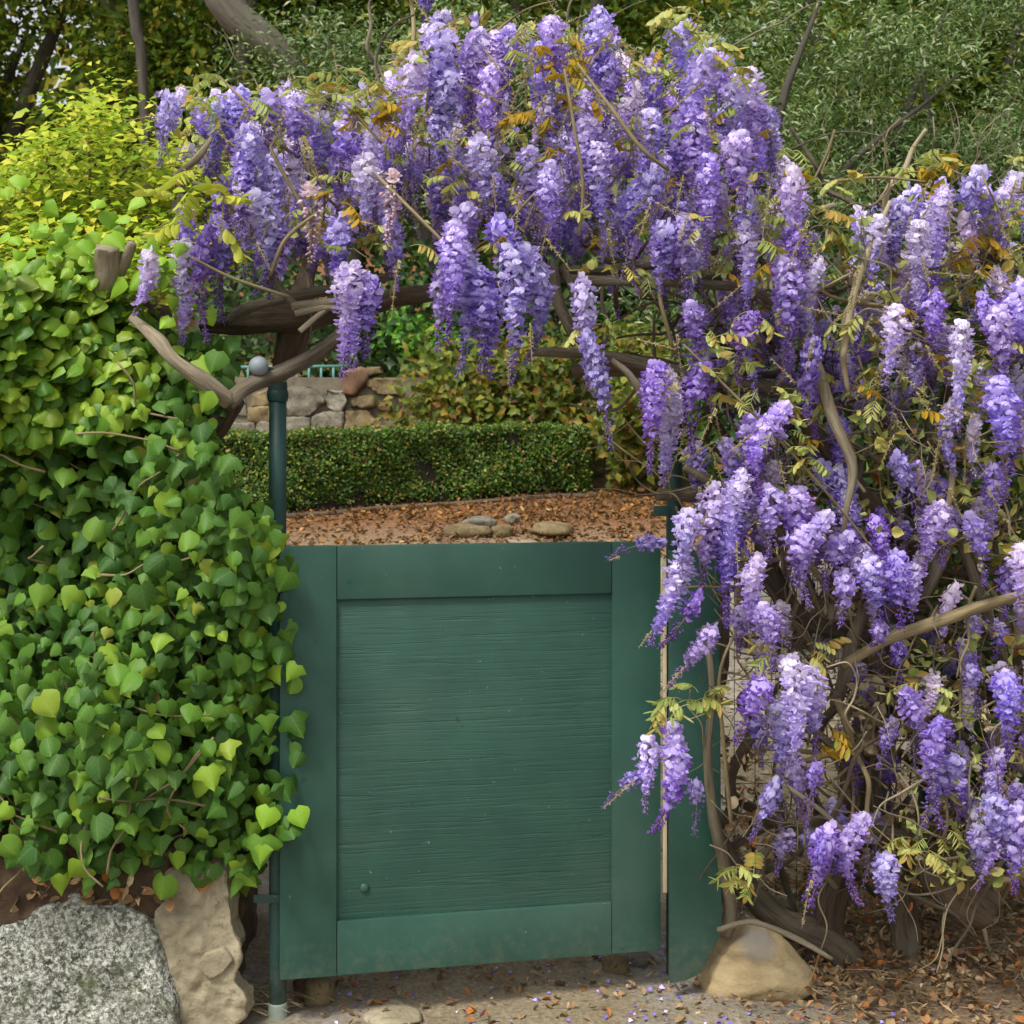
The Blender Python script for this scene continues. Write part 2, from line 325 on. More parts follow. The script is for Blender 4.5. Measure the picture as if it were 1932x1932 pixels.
M_ground = ground_mat('ground')
M_board = green_paint('green painted board', False); M_panel = green_paint('green painted grained ply', True)
M_iron = green_paint('dark green painted steel', False, '#1e3a36', '#294a45')
M_petal = petal_mat('petal')
M_bark = bark('vine bark', '#3a3126', '#a09179', 16, 1); M_barkd = bark('dark old bark', '#30241a', '#8a735a', 12, 1); M_barkp = bark('pale stem bark', '#5c5240', '#aa9d82', 20, .5)
M_twig = bark('twig bark', '#5b4f34', '#a8966c', 30, .3); M_oakb = bark('grey trunk bark', '#2f2a22', '#6e675a', 6)
M_ivy = foliage('ivy leaf', [(0, '#2f551c'), (.2, '#40691f'), (.4, '#527c26'), (.56, '#66902a'), (.66, '#3c6128'), (.78, '#557a34'), (.88, '#7ba02c'), (.97, '#96b434'), (1, '#9aa23c')], .52, .22, .3, veins=True)
M_ivyshade = foliage('ivy leaf inner shade', [(0, '#22401a'), (.3, '#2f5420'), (.6, '#3f6824'), (.82, '#55802b'), (.94, '#8a6a35'), (1, '#5a4426')], .5, .2, .3, veins=True)  # darker greens put shade between the ivy leaves into the colour; browns are dead leaves
M_lime = foliage('lime shrub leaf', [(0, '#6f901c'), (.35, '#97b024'), (.65, '#c0ca38'), (.9, '#d6d04a'), (1, '#93ab2a')], .5, .35)
M_wleaf = foliage('young wisteria leaf', [(0, '#8c9a4e'), (.3, '#a5b062'), (.55, '#bdc27c'), (.75, '#c2b862'), (.9, '#b0924a'), (1, '#8f7438')], .5, .35)
M_bronze = foliage('bronze wisteria leaf', [(0, '#b08a26'), (.5, '#c9a62e'), (.8, '#a87a28'), (1, '#8f9838')], .5, .4)
M_hedge = foliage('box hedge leaf', [(0, '#223a0c'), (.3, '#365616'), (.6, '#4d7020'), (.82, '#6c882a'), (.93, '#9a9a44'), (1, '#94602c')], .45, .2, .35)
M_creep = foliage('wall creeper leaf', [(0, '#39491a'), (.35, '#5b6a22'), (.6, '#7c8a2c'), (.8, '#8d7a2c'), (1, '#6b4420')], .5, .25)
M_green = foliage('fresh green leaf', [(0, '#2f5a18'), (.5, '#4d8722'), (1, '#6ea52c')], .45, .3)
M_oak = foliage('oak leaf', [(0, '#233810'), (.4, '#405a18'), (.7, '#627a22'), (.86, '#8f8a2a'), (1, '#ac9c40')], .7, .3, .1, patch=.6)
M_olive = foliage('olive leaf', [(0, '#22351a'), (.35, '#56733a'), (.65, '#87a05f'), (.85, '#b0c28e'), (1, '#ced8b0')], .7, .2, .12, patch=1.2)
M_ever = foliage('evergreen leaf', [(0, '#1d3514'), (.5, '#33521f'), (.85, '#4d6c2b'), (1, '#70822f')], .5, .2, patch=1)
M_litter = foliage('dead leaf', [(0, '#5c4a36'), (.25, '#7d6448'), (.5, '#9c805e'), (.68, '#b59c7a'), (.8, '#a0683e'), (.9, '#b8743c'), (1, '#d0c09c')], .8, .1, .1)
M_orange = foliage('orange fallen leaf', [(0, '#4d3826'), (.4, '#6d5036'), (.7, '#876a4a'), (.86, '#9c6c3c'), (.95, '#b87c38'), (1, '#bfa878')], .8, .1, .1)
M_straw = foliage('dry straw', [(0, '#6e6248'), (.5, '#94866a'), (1, '#b5a88a')], .8, .15, .1)
M_spike = foliage('spent flower spike', [(0, '#9a9257'), (.5, '#b3a878'), (1, '#a68f7c')], .7, .25, .2)
M_rock = rock_mat('sandstone'); M_grey = stone_mat('grey stone', ['#555043', '#7d7868', '#9c9684'], 8, .9, '#4a4736')
M_tan = stone_mat('tan stone', ['#5c4f36', '#7d6d4c', '#978763'], 8, .9, '#4a422e'); M_rust = stone_mat('rusty stone', ['#4d3a2a', '#6e5440', '#8a7058'], 8, .6)
M_plaster = stone_mat('old render', ['#6c634e', '#988d73', '#b3a88c'], 6, .9, '#7d735c'); M_lichen = lichen_mat('lichen rock'); M_soil = stone_mat('dry soil', ['#35271b', '#54402c', '#746048'], 14, 1)
M_mortar = stone_mat('mortar', ['#4d4638', '#6a6150', '#7d745f'], 12, .8); M_core = plain('dark twiggy core', '#241c10', .95, .4, 30, .6)
M_ball = plain('grey painted ball', '#7f888d', .55, .08, 30, .15); M_pipe = plain('galvanised pipe', '#9fb0b0', .4, .1, 12, .05, .3)
M_rail = plain('teal railing paint', '#5f9088', .5, .1); M_wire = plain('rusty wire', '#4d4238', .7, .2, 40, 0, .4)
M_gaplight = plain('pale gap light', '#b5a888', .9, .4, 7, .2); M_petalf = None  # first material: pale colour standing for the sunlit path in the gap

# ------------------------------------------------------------------ ground
GY = np.array([-3, 4.4, 5, 6, 8, 9.5, 11, 13, 14.5, 20, 40]); GZ = np.array([0, 0, .10, .33, .78, 1.08, 1.17, 1.25, 2.2, 3.0, 9.0])
def gz(x, y):
    z = np.interp(y, GY, GZ); x = np.asarray(x, float); y = np.asarray(y, float)
    z = z + np.where(y < 9, .5, .25) * (.02 * np.sin(3.1 * x + 1.7 * y) + .012 * np.sin(7.3 * x - 5.1 * y + 1) )
    return z + .09 * np.clip((x - 1.0) / .9, 0, 1.2) * np.clip(1 - np.abs(y - 4.6) / 1.2, 0, 1) + .07 * np.clip((y - 4.25) * 2.0, 0, 1) * np.clip(1 - (y - 4.4), 0, 1) * np.clip((.55 - x) * 3, 0, 1)
gx = np.concatenate([np.linspace(-40, -3, 20), np.linspace(-2.9, 3.2, 130), np.linspace(3.4, 40, 20)]); gy = np.concatenate([np.linspace(-3, 3.4, 12), np.linspace(3.45, 6, 80), np.linspace(6.1, 13, 60), np.linspace(13.2, 45, 40)])
XX, YY = np.meshgrid(gx, gy); ZZ = gz(XX, YY)
near = (YY > 3.4) & (YY < 7) & (abs(XX) < 3)
rough = np.array([noise.fractal(Vector((x * 6, y * 6, 0)), 1, 2, 5) for x, y in zip(XX[near], YY[near])]); ZZ[near] += rough * .012
nx, ny = len(gx), len(gy); idx = np.arange(nx * ny).reshape(ny, nx)
GF = np.concatenate([np.stack([idx[:-1, :-1], idx[:-1, 1:], idx[1:, 1:]], 2).reshape(-1, 3), np.stack([idx[:-1, :-1], idx[1:, 1:], idx[1:, :-1]], 2).reshape(-1, 3)])
g = mk('ground', np.stack([XX, YY, ZZ], 2).reshape(-1, 3), GF, M_ground, smooth=True)
tag(g, 'sloping dirt path and earth running up to the hedge', 'ground', kind='structure')

# ------------------------------------------------------------------ small mesh pieces
def quad_leaf(wd, bend=.15, fold=.12):
    """rhombic leaf, base at origin, tip at -Y, 4 triangles, folded on the midrib"""
    V = np.array([[0, 0, 0], [wd, -.42, fold], [0, -.5, 0], [-wd, -.42, fold], [0, -1, -bend]]); V[[1, 3], 2] += 0
    return V, np.array([[0, 2, 1], [0, 3, 2], [1, 2, 4], [2, 3, 4]]), {'lc': V}
def strip_leaf(prof, rows_y, cup, tipbend, lobes=None):
    """leaf from half-width profile; 5 verts a row"""
    V = []; F = []; n = len(rows_y)
    for y, wd in zip(rows_y, prof):
        for s in (-1, -.55, 0, .55, 1):
            yy = y + (0.0 if abs(s) < 1 else .02)
            if y == rows_y[0]: yy = y + .13 * (1 - abs(abs(s) - .55) / .55) - (.0 if abs(s) < .3 else 0)
            V.append((s * wd, yy, -cup * (abs(s) ** 2) * wd * 1.6 + (.05 if s == 0 else .07 * abs(s)) * 0 - tipbend * (y * y) + .014 * math.sin(7 * y + 4 * s)))
    for i in range(n - 1):
        for k in range(4):
            a = i * 5 + k; F += [(a, a + 5, a + 6), (a, a + 6, a + 1)]
    V = np.array(V); return V, np.array(F), {'lc': V.copy()}
IVY = [strip_leaf([.40, .56, .52, .36, .17, .01], [0, -.12, -.32, -.58, -.82, -1.04], .3, .12),
       strip_leaf([.40, .58, .60, .48, .26, .01], [.02, -.12, -.3, -.52, -.76, -.98], .22, .2),
       strip_leaf([.36, .50, .54, .46, .28, .02], [0, -.14, -.36, -.6, -.82, -1.0], .42, .05),
       strip_leaf([.46, .70, .52, .36, .2, .01], [.02, -.14, -.3, -.52, -.78, -1.06], .25, .15),
       strip_leaf([.44, .64, .66, .36, .22, .01], [.0, -.1, -.26, -.44, -.74, -1.0], .34, .22),
       strip_leaf([.36, .48, .54, .50, .36, .1], [.0, -.14, -.36, -.58, -.78, -.92], .4, .2)]
OVAL = [quad_leaf(.30), quad_leaf(.24, .3), quad_leaf(.36, .05, .2)]
SLIM = [quad_leaf(.13, .1, .05), quad_leaf(.10, .2, .04)]
DEAD = [(lambda V, F, A: (V + np.array([[0, 0, .12 * math.sin(i * 2.1)] for i in range(len(V))]), F, A))(*quad_leaf(.32, -.35, .3)), quad_leaf(.4, .4, -.25), (lambda V, F, A: (V, F, A))(*quad_leaf(.22, -.6, .35))]

def oval_leaf(wd, bend=.15, fold=.1, curl=0):
    V = []
    for y, h in ((0, .04), (-.22, .75), (-.52, 1), (-.8, .72), (-1, .06)):
        for s in (-1, 0, 1): V.append((s * wd * h, y, fold * abs(s) * h - bend * y * y + curl * math.sin(5 * y + 2 * s)))
    F = []
    for i in range(4):
        for k in range(2): a = i * 3 + k; F += [(a, a + 3, a + 4), (a, a + 4, a + 1)]
    V = np.array(V); return V, np.array(F), {'lc': V}
DEAD = [oval_leaf(.34, -.35, .2, .09), oval_leaf(.28, .4, -.2, .12), oval_leaf(.2, -.6, .25, .05), oval_leaf(.42, .2, .16, .14), quad_leaf(.16, .2, .1)]
LEAFLET = [oval_leaf(.2, .2, -.09), oval_leaf(.17, .35, -.1), oval_leaf(.23, .1, -.07)]
def rock(name, loc, dims, mat, seed, sub=3, parent=None, rz=0, amp=.22, taper=0, smooth=True):
    bm = bmesh.new(); bmesh.ops.create_icosphere(bm, subdivisions=sub, radius=1)
    for v in bm.verts:
        c = v.co.copy(); n1 = noise.noise(c * 1.1 + Vector((seed * 3.3, 0, 0))); n2 = noise.noise(c * 2.6 + Vector((0, seed * 5.1, 0))); n3 = noise.fractal(c * 6 + Vector((0, 0, seed)), 1, 2, 3)
        c = Vector([math.copysign(abs(x) ** .78, x) for x in c]); c *= 1 + amp * n1 + amp * .5 * n2 + amp * .12 * n3
        if taper: f = 1 - taper * (c.z + .2); c.x *= f; c.y *= f
        v.co = Vector((c.x * dims[0], c.y * dims[1], c.z * dims[2]))
    me = bpy.data.meshes.new(name); bm.to_mesh(me); bm.free(); me.materials.append(mat)
    if smooth: me.polygons.foreach_set('use_smooth', np.ones(len(me.polygons), bool))
    o = link(name, me, parent, Matrix.Translation(Vector(loc)) @ Matrix.Rotation(rz, 4, 'Z')); return o
def slab(name, pts, depth, mat, parent=None, bevel=.01, fine=0, amp=0, seed=0, seg=2, face_amp=1):
    """polygon of world points (front face) pushed back along +Y by depth, bevelled, optionally roughened"""
    bm = bmesh.new(); f = bm.faces.new([bm.verts.new(p) for p in pts]); f.normal_update()
    r = bmesh.ops.extrude_face_region(bm, geom=[f]); bmesh.ops.translate(bm, vec=(0, depth, 0), verts=[e for e in r['geom'] if isinstance(e, bmesh.types.BMVert)])
    bmesh.ops.recalc_face_normals(bm, faces=bm.faces)
    if bevel: bmesh.ops.bevel(bm, geom=bm.edges[:], offset=bevel, segments=seg, affect='EDGES', profile=.6, clamp_overlap=True)
    bmesh.ops.triangulate(bm, faces=bm.faces)
    if fine:
        for _ in range(7):
            e = [e for e in bm.edges if e.calc_length() > fine]
            if not e: break
            bmesh.ops.subdivide_edges(bm, edges=e, cuts=1); bmesh.ops.triangulate(bm, faces=[f for f in bm.faces if len(f.verts) > 3])
        bm.normal_update()
        for v in bm.verts:
            c = v.co; d = amp * noise.fractal(c * 3.5 + Vector((seed * 9, 0, 0)), .9, 2, 4) + amp * .4 * noise.fractal(c * 14 + Vector((0, seed, 0)), .8, 2, 3)
            v.co = c + v.normal * d
    me = bpy.data.meshes.new(name); bm.to_mesh(me); bm.free(); me.materials.append(mat)
    if fine or bevel: me.polygons.foreach_set('use_smooth', np.ones(len(me.polygons), bool))
    if not fine: me.set_sharp_from_angle(angle=math.radians(40))
    return link(name, me, parent)
def box(name, lo, hi, mat, parent=None, bevel=.002, M=None):
    bm = bmesh.new(); bmesh.ops.create_cube(bm, size=1); lo, hi = Vector(lo), Vector(hi)
    for v in bm.verts: v.co = Vector([lo[i] + (v.co[i] + .5) * (hi[i] - lo[i]) for i in range(3)])
    if bevel: bmesh.ops.bevel(bm, geom=bm.edges[:], offset=bevel, segments=2, affect='EDGES', profile=.6)
    me = bpy.data.meshes.new(name); bm.to_mesh(me); bm.free(); me.materials.append(mat); me.polygons.foreach_set('use_smooth', np.ones(len(me.polygons), bool)); me.set_sharp_from_angle(angle=math.radians(35))
    return link(name, me, parent, M)

# ------------------------------------------------------------------ gate
A0, A1 = P(528, 1850, 4.0), P(1247, 1795, 4.23); ang = math.atan2(A1.y - A0.y, A1.x - A0.x); GW = math.hypot(A1.x - A0.x, A1.y - A0.y)
GM = Matrix.Translation(A0) @ Matrix.Rotation(ang, 4, 'Z')
gate = thing('garden_gate', A0, 'solid green painted timber gate with a recessed grained panel', 'gate')
def gbox(name, lo, hi, mat, bevel=.003): return box(name, lo, hi, mat, gate, bevel, GM)
GH = 1.203
gbox('stile', (0, 0, 0), (.157, .045, GH), M_board); gbox('stile', (GW - .148, 0, .002), (GW, .045, GH - .002), M_board)
gbox('rail', (.1585, .001, GH - .150), (GW - .1495, .045, GH - .001), M_board); gbox('rail', (.1585, .001, .001), (GW - .1495, .045, .152), M_board)
gbox('panel', (.15, .013, .1), (GW - .14, .03, GH - .1), M_panel, .001)
bm = bmesh.new(); bmesh.ops.create_uvsphere(bm, u_segments=16, v_segments=10, radius=1)
for v in bm.verts: v.co = Vector((v.co.x * .0135, v.co.y * .008, v.co.z * .0135))
me = bpy.data.meshes.new('bolt'); bm.to_mesh(me); bm.free(); me.materials.append(M_board); me.polygons.foreach_set('use_smooth', np.ones(len(me.polygons), bool))
link('bolt', me, gate, GM @ Matrix.Translation((.236, .011, .238)))

# steel posts
def post(name, u, Y, vtop, label, cap=True, zb=-.1, r=.0245):
    b = P(u, 0, Y); t = thing(name, (b.x, b.y, gz(b.x, b.y)), label, 'post', 'green steel gate posts'); zt = P(u, vtop, Y).z
    V, F = tube([(b.x, b.y, zb, r), (b.x, b.y, (zb + zt) / 2, r), (b.x, b.y, zt, r)], 20, 3, 0); mk('pole', V, F, M_iron, t, smooth=True)
    if cap:
        V, F = tube([(b.x, b.y, zt - .028, r), (b.x, b.y, zt - .022, r + .004), (b.x, b.y, zt - .006, r + .006), (b.x, b.y, zt + .004, r + .004)], 20, 4, 0); mk('collar', V, F, M_iron, t, smooth=True)
        V, F = tube([(b.x, b.y, zt, r + .003), (b.x, b.y, zt + .012, r + .003), (b.x, b.y, zt + .03, r + .002)], 20, 3, 0); mk('sleeve', V, F, M_iron, t, smooth=True)
    return t
pl = post('gate_post', 524, 4.075, 740, 'dark green steel post with a collar at the hinge side of the gate')
hz = P(512, 1690, 4.07); box('hinge', (hz.x - .045, hz.y - .03, hz.z - .012), (hz.x + .03, hz.y - .026, hz.z + .012), M_iron, pl, .001)
V, F = tube([(P(524, 0, 4.075).x, 4.075, -.05, .0275), (P(524, 0, 4.075).x, 4.075, .02, .0275), (P(524, 0, 4.075).x, 4.075, .04, .0265)], 20, 3, 0); mk('foot', V, F, plain('dusty paint', '#8a9488', .8), pl, smooth=True)
pr = post('gate_post', 1272, 4.36, 700, 'round green steel post behind the hanging blossoms at the latch side of the gate', False)
lz = P(1250, 935, 4.34); box('latch_arm', (lz.x - .03, lz.y - .035, lz.z - .06), (lz.x + .012, lz.y - .02, lz.z - .03), M_iron, pr, .002)
# wing board beside the gate
wb = thing('wing_board', P(1265, 1855, 4.16), 'narrow green board with a slanting cut foot between the gate and the rounded rock', 'board')
wp = [P(1263, 1040, 4.16), P(1263, 1856, 4.16), P(1296, 1850, 4.175), P(1322, 1836, 4.19), P(1362, 1760, 4.215), P(1357, 1040, 4.215)]
slab('plank', wp, .03, M_board, wb, .003)
bt = [P(1251, 1060, 4.22), P(1251.5, 1685, 4.22), P(1259, 1685, 4.22), P(1257.5, 1060, 4.22)]; slab('gap_light_strip', bt, .02, M_gaplight, wb, .002)  # pale strip added in the gap, standing for the sunlit path beyond
# ball finial on its little bracket
bl = P(488, 691, 3.9)
ball = thing('ball_finial', bl, 'small matt grey ball beside the bent branch at the top of the left post', 'finial')
bm = bmesh.new(); bmesh.ops.create_uvsphere(bm, u_segments=24, v_segments=16, radius=.027)
me = bpy.data.meshes.new('ball'); bm.to_mesh(me); bm.free(); me.materials.append(M_ball); me.polygons.foreach_set('use_smooth', np.ones(len(me.polygons), bool)); link('ball', me, ball, Matrix.Translation(bl))
V, F = tube([(bl.x, bl.y + .01, bl.z, .008), (bl.x + .03, bl.y + .04, bl.z - .01, .008), (bl.x + .055, bl.y + .06, bl.z - .02, .008)], 10, 3, 0); mk('stem', V, F, M_iron, ball, smooth=True)
# pipe in the arch
a, b = P(925, 226, 4.45), P(1070, 224, 4.45); V, F = tube([(*a, .0125), (*((a + b) / 2), .0125), (*b, .0125)], 14, 2, 0)
tag(mk('metal_pipe', V, F, M_pipe, smooth=True), 'pale galvanised pipe showing through the top of the blossom arch', 'pipe')

# ------------------------------------------------------------------ stones
rk = P(1430, 1822, 4.2); o = rock('rounded_rock', (rk.x, 4.33, .075), (.165, .14, .105), M_rock, 5, 5, rz=.1, amp=.16, taper=.42); tag(o, 'rounded tan rock with a grey patch on the ground below the wisteria stem', 'rock')
bp = [P(-300, 1860, 3.88), P(-300, 2100, 3.88), P(335, 2100, 3.88), P(330, 1932, 3.88), P(308, 1825, 3.9), P(292, 1750, 3.92), P(228, 1700, 3.93), P(140, 1688, 3.93), P(0, 1738, 3.92)]
tag(slab('lichen_boulder', bp, .45, M_lichen, None, .05, .018, .02, 3, 3), 'big grey boulder spotted with pale and dark lichen under the ivy', 'boulder')
pp = [P(283, 1690, 3.98), P(283, 2000, 3.95), P(400, 1975, 3.95), P(462, 1920, 3.95), P(466, 1890, 3.95), P(440, 1850, 3.96), P(455, 1790, 3.97), P(438, 1740, 3.98), P(430, 1640, 4.0), P(300, 1640, 4.0)]
wl = thing('rendered_wall', P(380, 1900, 4.05), 'broken old rendered wall stub between the lichen boulder and the gate post', 'wall')
slab('render', pp, .12, M_plaster, wl, .008, .012, .034, 8)
pc = [P(395, 1850, 3.945), P(420, 1838, 3.945), P(440, 1812, 3.945), P(420, 1790, 3.945), P(385, 1800, 3.945), P(368, 1826, 3.945)]; slab('render_patch', pc, .03, M_plaster, wl, .006, .02, .003, 2)
V = [P(-500, 560, 4.35), P(-500, 1900, 4.35), P(445, 1900, 4.3), P(445, 1640, 4.3), P(512, 1600, 4.3), P(512, 1110, 4.3), P(370, 960, 4.35), P(310, 700, 4.4), P(260, 560, 4.4)]; slab('earth_core', V, .4, M_soil, wl, .03, .06, .03, 4)
sp = [P(-300, 1560, 3.99), P(-300, 1800, 3.93), P(0, 1760, 3.93), P(150, 1716, 3.94), P(300, 1735, 3.97), P(330, 1600, 4.0)]; slab('earth_ledge', sp, .3, M_soil, wl, .02, .025, .02, 6)
for i, (u, v, du, dv, Y, m) in enumerate([(602, 1870, 30, 26, 4.2, M_tan), (572, 1862, 22, 24, 4.22, M_soil), (1135, 1812, 34, 16, 4.5, M_grey), (1163, 1826, 24, 24, 4.38, M_tan), (1205, 1810, 30, 12, 4.45, M_grey), (740, 1915, 62, 7, 4.08, M_plaster)]):
    p = P(u, v, Y); k = Y / FPX; ls = ['pale flat stone under the hinge side of the gate', 'brown stone tucked behind the pale one under the gate', 'wide grey stone under the latch corner of the gate', 'pointed brown stone standing under the latch side of the gate', 'low grey stone under the latch corner nearest the green board', 'long pale slab set flush in the path before the gate'][i]
    tag(rock('stone', (p.x, Y, p.z), (du * k, du * k * .8, dv * k), m, i + 20, 3, rz=i, amp=.3), ls, 'stone', 'stones at the foot of the gate')
for i, (u, v, du, dv, m) in enumerate([(882, 1003, 43, 13, M_tan), (905, 988, 32, 12, M_grey), (948, 1002, 27, 12, M_tan), (966, 979, 20, 10, M_grey), (1040, 995, 62, 12, M_tan), (985, 1024, 42, 6, M_plaster)]):
    yy = np.linspace(8.6, 11, 200); Y = float(yy[np.argmin(abs(829 + (EYE - gz(0, yy)) / yy * FPX - (v + dv * .7)))]); k = Y / FPX; p = P(u, v, Y); ls = ['low wide tan stone at the near left of the stone cluster before the hedge', 'grey stone behind the wide tan one in the cluster before the hedge', 'small tan stone at the middle front of the cluster before the hedge', 'small grey stone at the back of the cluster before the hedge', 'long flat slab reaching right from the cluster before the hedge', 'pale flat slab lying just above the gate top'][i]
    tag(rock('stone', (p.x, Y, float(gz(p.x, Y)) + dv * k * .55), (du * k, du * k * .6, dv * k * 1.1), m, i + 40, 3, rz=i * .4, amp=.3), ls, 'stone', 'stones on the mulch before the hedge')

# ------------------------------------------------------------------ retaining wall behind the hedge
WY = 12.5
rw = thing('retaining_wall', (0, WY, 1.2), 'dry grey and tan stone retaining wall behind the clipped hedge', 'wall')
Zt, Zb = P(0, 705, WY).z, 1.1
box('mortar', (-4.2, WY + .06, Zb), (4.5, WY + .5, Zt - .03), M_mortar, rw, .01)
def ux(x): return 376 + x * .4864
def vy(y): return 564 + y * .4864
hero = [([(335, 338), (440, 335), (482, 398), (432, 455), (340, 455)], M_grey), ([(487, 343), (572, 350), (575, 398), (545, 440), (492, 424), (484, 390)], M_grey), ([(338, 460), (425, 460), (430, 516), (338, 524)], M_grey), ([(432, 455), (500, 432), (555, 442), (555, 514), (434, 520)], M_grey),
        ([(560, 282), (652, 275), (645, 318), (605, 365), (560, 370)], M_rust), ([(648, 268), (700, 262), (712, 290), (655, 302)], M_tan), ([(645, 308), (780, 308), (786, 370), (692, 376), (640, 340)], M_tan), ([(580, 374), (672, 374), (682, 420), (580, 424)], M_tan), ([(562, 430), (650, 425), (692, 468), (645, 516), (560, 512)], M_tan), ([(692, 400), (745, 398), (745, 440), (690, 432)], M_rust),
        ([(1240, 290), (1325, 288), (1330, 345), (1310, 390), (1258, 385)], M_grey), ([(1332, 290), (1405, 320), (1392, 400), (1318, 388), (1336, 345)], M_grey), ([(205, 370), (265, 350), (268, 410), (200, 420)], M_tan), ([(185, 424), (268, 416), (268, 478), (190, 474)], M_tan), ([(110, 486), (215, 480), (218, 528), (105, 530)], M_grey), ([(222, 482), (334, 470), (334, 530), (222, 530)], M_grey), ([(272, 345), (332, 340), (336, 410), (272, 412)], M_grey), ([(272, 416), (334, 414), (334, 466), (272, 474)], M_tan)]
used = []
for i, (pl_, m) in enumerate(hero):
    pts = [P(ux(x), vy(y), WY) for x, y in pl_]
    n0 = (pts[1] - pts[0]).cross(pts[2] - pts[0]); pts = pts if n0.y < 0 else pts[::-1]
    slab('stone', pts, .25, m, rw, .014, .05, .035, i, 2); used.append((min(p.x for p in pts), max(p.x for p in pts), min(p.z for p in pts), max(p.z for p in pts)))
z = Zb; r = 0
while z < Zt - .05:
    h = .2 + .1 * rng.random(); x = -4.1 + .2 * rng.random()
    while x < 4.3:
        wd = .22 + .3 * rng.random(); xa, xb, za, zb = x + .01, x + wd - .01, z + .01, z + h - .01; x += wd
        if any(xa < b_ + .0 and xb > a_ and za < d_ and zb > c_ for a_, b_, c_, d_ in used): continue
        j = lambda s=.03: (rng.random() - .5) * 2 * s
        pts = [Vector((xa + j(), WY + .03, zb + j())), Vector((xa + j(), WY + .03, za + j())), Vector((xb + j(), WY + .03, za + j())), Vector((xb + j(), WY + .03, zb + j()))]
        slab('stone', pts, .2, [M_grey, M_tan, M_mortar][rng.integers(3)], rw, .03)
    z += h
# teal railing on the wall
rl = thing('railing', P(590, 705, 12.9), 'short teal metal railing standing on the stone wall above the left part of the hedge', 'railing')
for u in range(445, 650, 23):
    a, b = P(u, 730, 12.9), P(u, 692, 12.9); V, F = tube([(*a, .011), (*((a + b) / 2), .011), (*b, .011)], 8, 1, 0); mk('bar', V, F, M_rail, rl, smooth=True)
a, b = P(432, 693, 12.9), P(655, 691, 12.9); V, F = tube([(*a, .014), (*((a + b) / 2), .014), (*b, .014)], 8, 1, 0); mk('rail', V, F, M_rail, rl, smooth=True)

# ------------------------------------------------------------------ hedge
HX = np.array([-3.4, -2.6, -1.55, -.6, .3, .62]); HYv = np.array([9.4, 9.6, 9.95, 10.7, 11.3, 11.45]); HT = np.array([1.66, 1.66, 1.67, 1.71, 1.735, 1.73])
hd = thing('box_hedge', (-1, 10.4, 1.1), 'low clipped dark green box hedge curving across behind the gate', 'hedge')
mb = MB(); xs = np.linspace(-3.4, .58, 40); V = []; F = []
for x in xs:
    y = np.interp(x, HX, HYv); t = np.interp(x, HX, HT); V += [(x, y + .05, .9), (x, y + .05, t - .06), (x, y + .6, t - .06), (x, y + .6, .9)]
for i in range(39):
    for k in range(3): a = i * 4 + k; F += [(a, a + 4, a + 5), (a, a + 5, a + 1)]
e = 39 * 4; F += [(e, e + 1, e + 2), (e, e + 2, e + 3)]
mk('hedge_core', V, F, M_core, hd)
n = 66000; x = -3.4 + rng.random(n) * 4.02; s = rng.random(n); y0 = np.interp(x, HX, HYv); t0 = np.interp(x, HX, HT); zb = gz(x, y0) + .02
front = s < .62; endc = s > .96; hh = rng.random(n); bumpn = .02 * np.sin(x * 9 + 2 * hh) + .02 * np.sin(x * 23 + hh * 9) + .025 * np.sin(x * 4.1 - hh * 5) + np.where(rng.random(n) < .03, -.05 * rng.random(n), 0)
y = np.where(front, y0 + bumpn + rng.random(n) ** 1.6 * .09, y0 + rng.random(n) * .65); z = np.where(front, zb + hh * (t0 - zb), t0 - rng.random(n) ** 2 * .07 + bumpn * .8)
x = np.where(endc, .60 + rng.random(n) * .06 - .03, x); z = np.where(endc, zb + hh * (t0 - zb), z); y = np.where(endc, 11.45 + rng.random(n) * .55, y)
thin = (z - zb) < .1 * rng.random(n); keep = ~thin; pos = np.stack([x, y, z], 1)[keep]; nrm = unit(len(pos)) * .75 + np.where(front[keep][:, None], [0, -1, .35], [0, -.2, 1.])
R = basis(nrm, unit(len(pos))); tag(scatter(OVAL, pos, R, .021 + .014 * rng.random(len(pos))).build('foliage', M_hedge, hd), kind='stuff')
# kerb edging along the hedge
ed = [(x_, np.interp(x_, HX, HYv) - .22, gz(x_, np.interp(x_, HX, HYv) - .22) + .012, .022) for x_ in np.linspace(-2.6, .7, 9)]
V, F = tube(ed, 6, 4, .15); tag(mk('edging', V, F, M_barkd, smooth=True), 'low dark timber edging curving along the foot of the hedge', 'edging')

# ------------------------------------------------------------------ creeper, bank shrubs behind
def leaf_mass(name, label, cat, uvpoly, Y0, Y1, n, mat, size, bases, facing=(0, -1, .5), parent=None, group=None, mix=.8, clump=0):
    t = parent or thing(name, P(np.mean([q[0] for q in uvpoly]), max(q[1] for q in uvpoly), (Y0 + Y1) / 2), label, cat, group)
    if clump:
        cs = sample(uvpoly, clump); ci = rng.integers(0, clump, n); uv = cs[ci] + rng.normal(size=(n, 2)) * (np.ptp([q[0] for q in uvpoly]) / math.sqrt(clump) * .55); Yc = Y0 + rng.random(clump) * (Y1 - Y0); Y = Yc[ci] + rng.normal(size=n) * (Y1 - Y0) * .12
    else: uv = sample(uvpoly, n); Y = Y0 + rng.random(n) * (Y1 - Y0)
    pos = PP(uv, Y); R = basis(unit(n) * mix + np.array(facing), unit(n))
    o = scatter(bases, pos, R, size * (.7 + .6 * rng.random(n))).build('foliage', mat, t); tag(o, kind='stuff'); return t
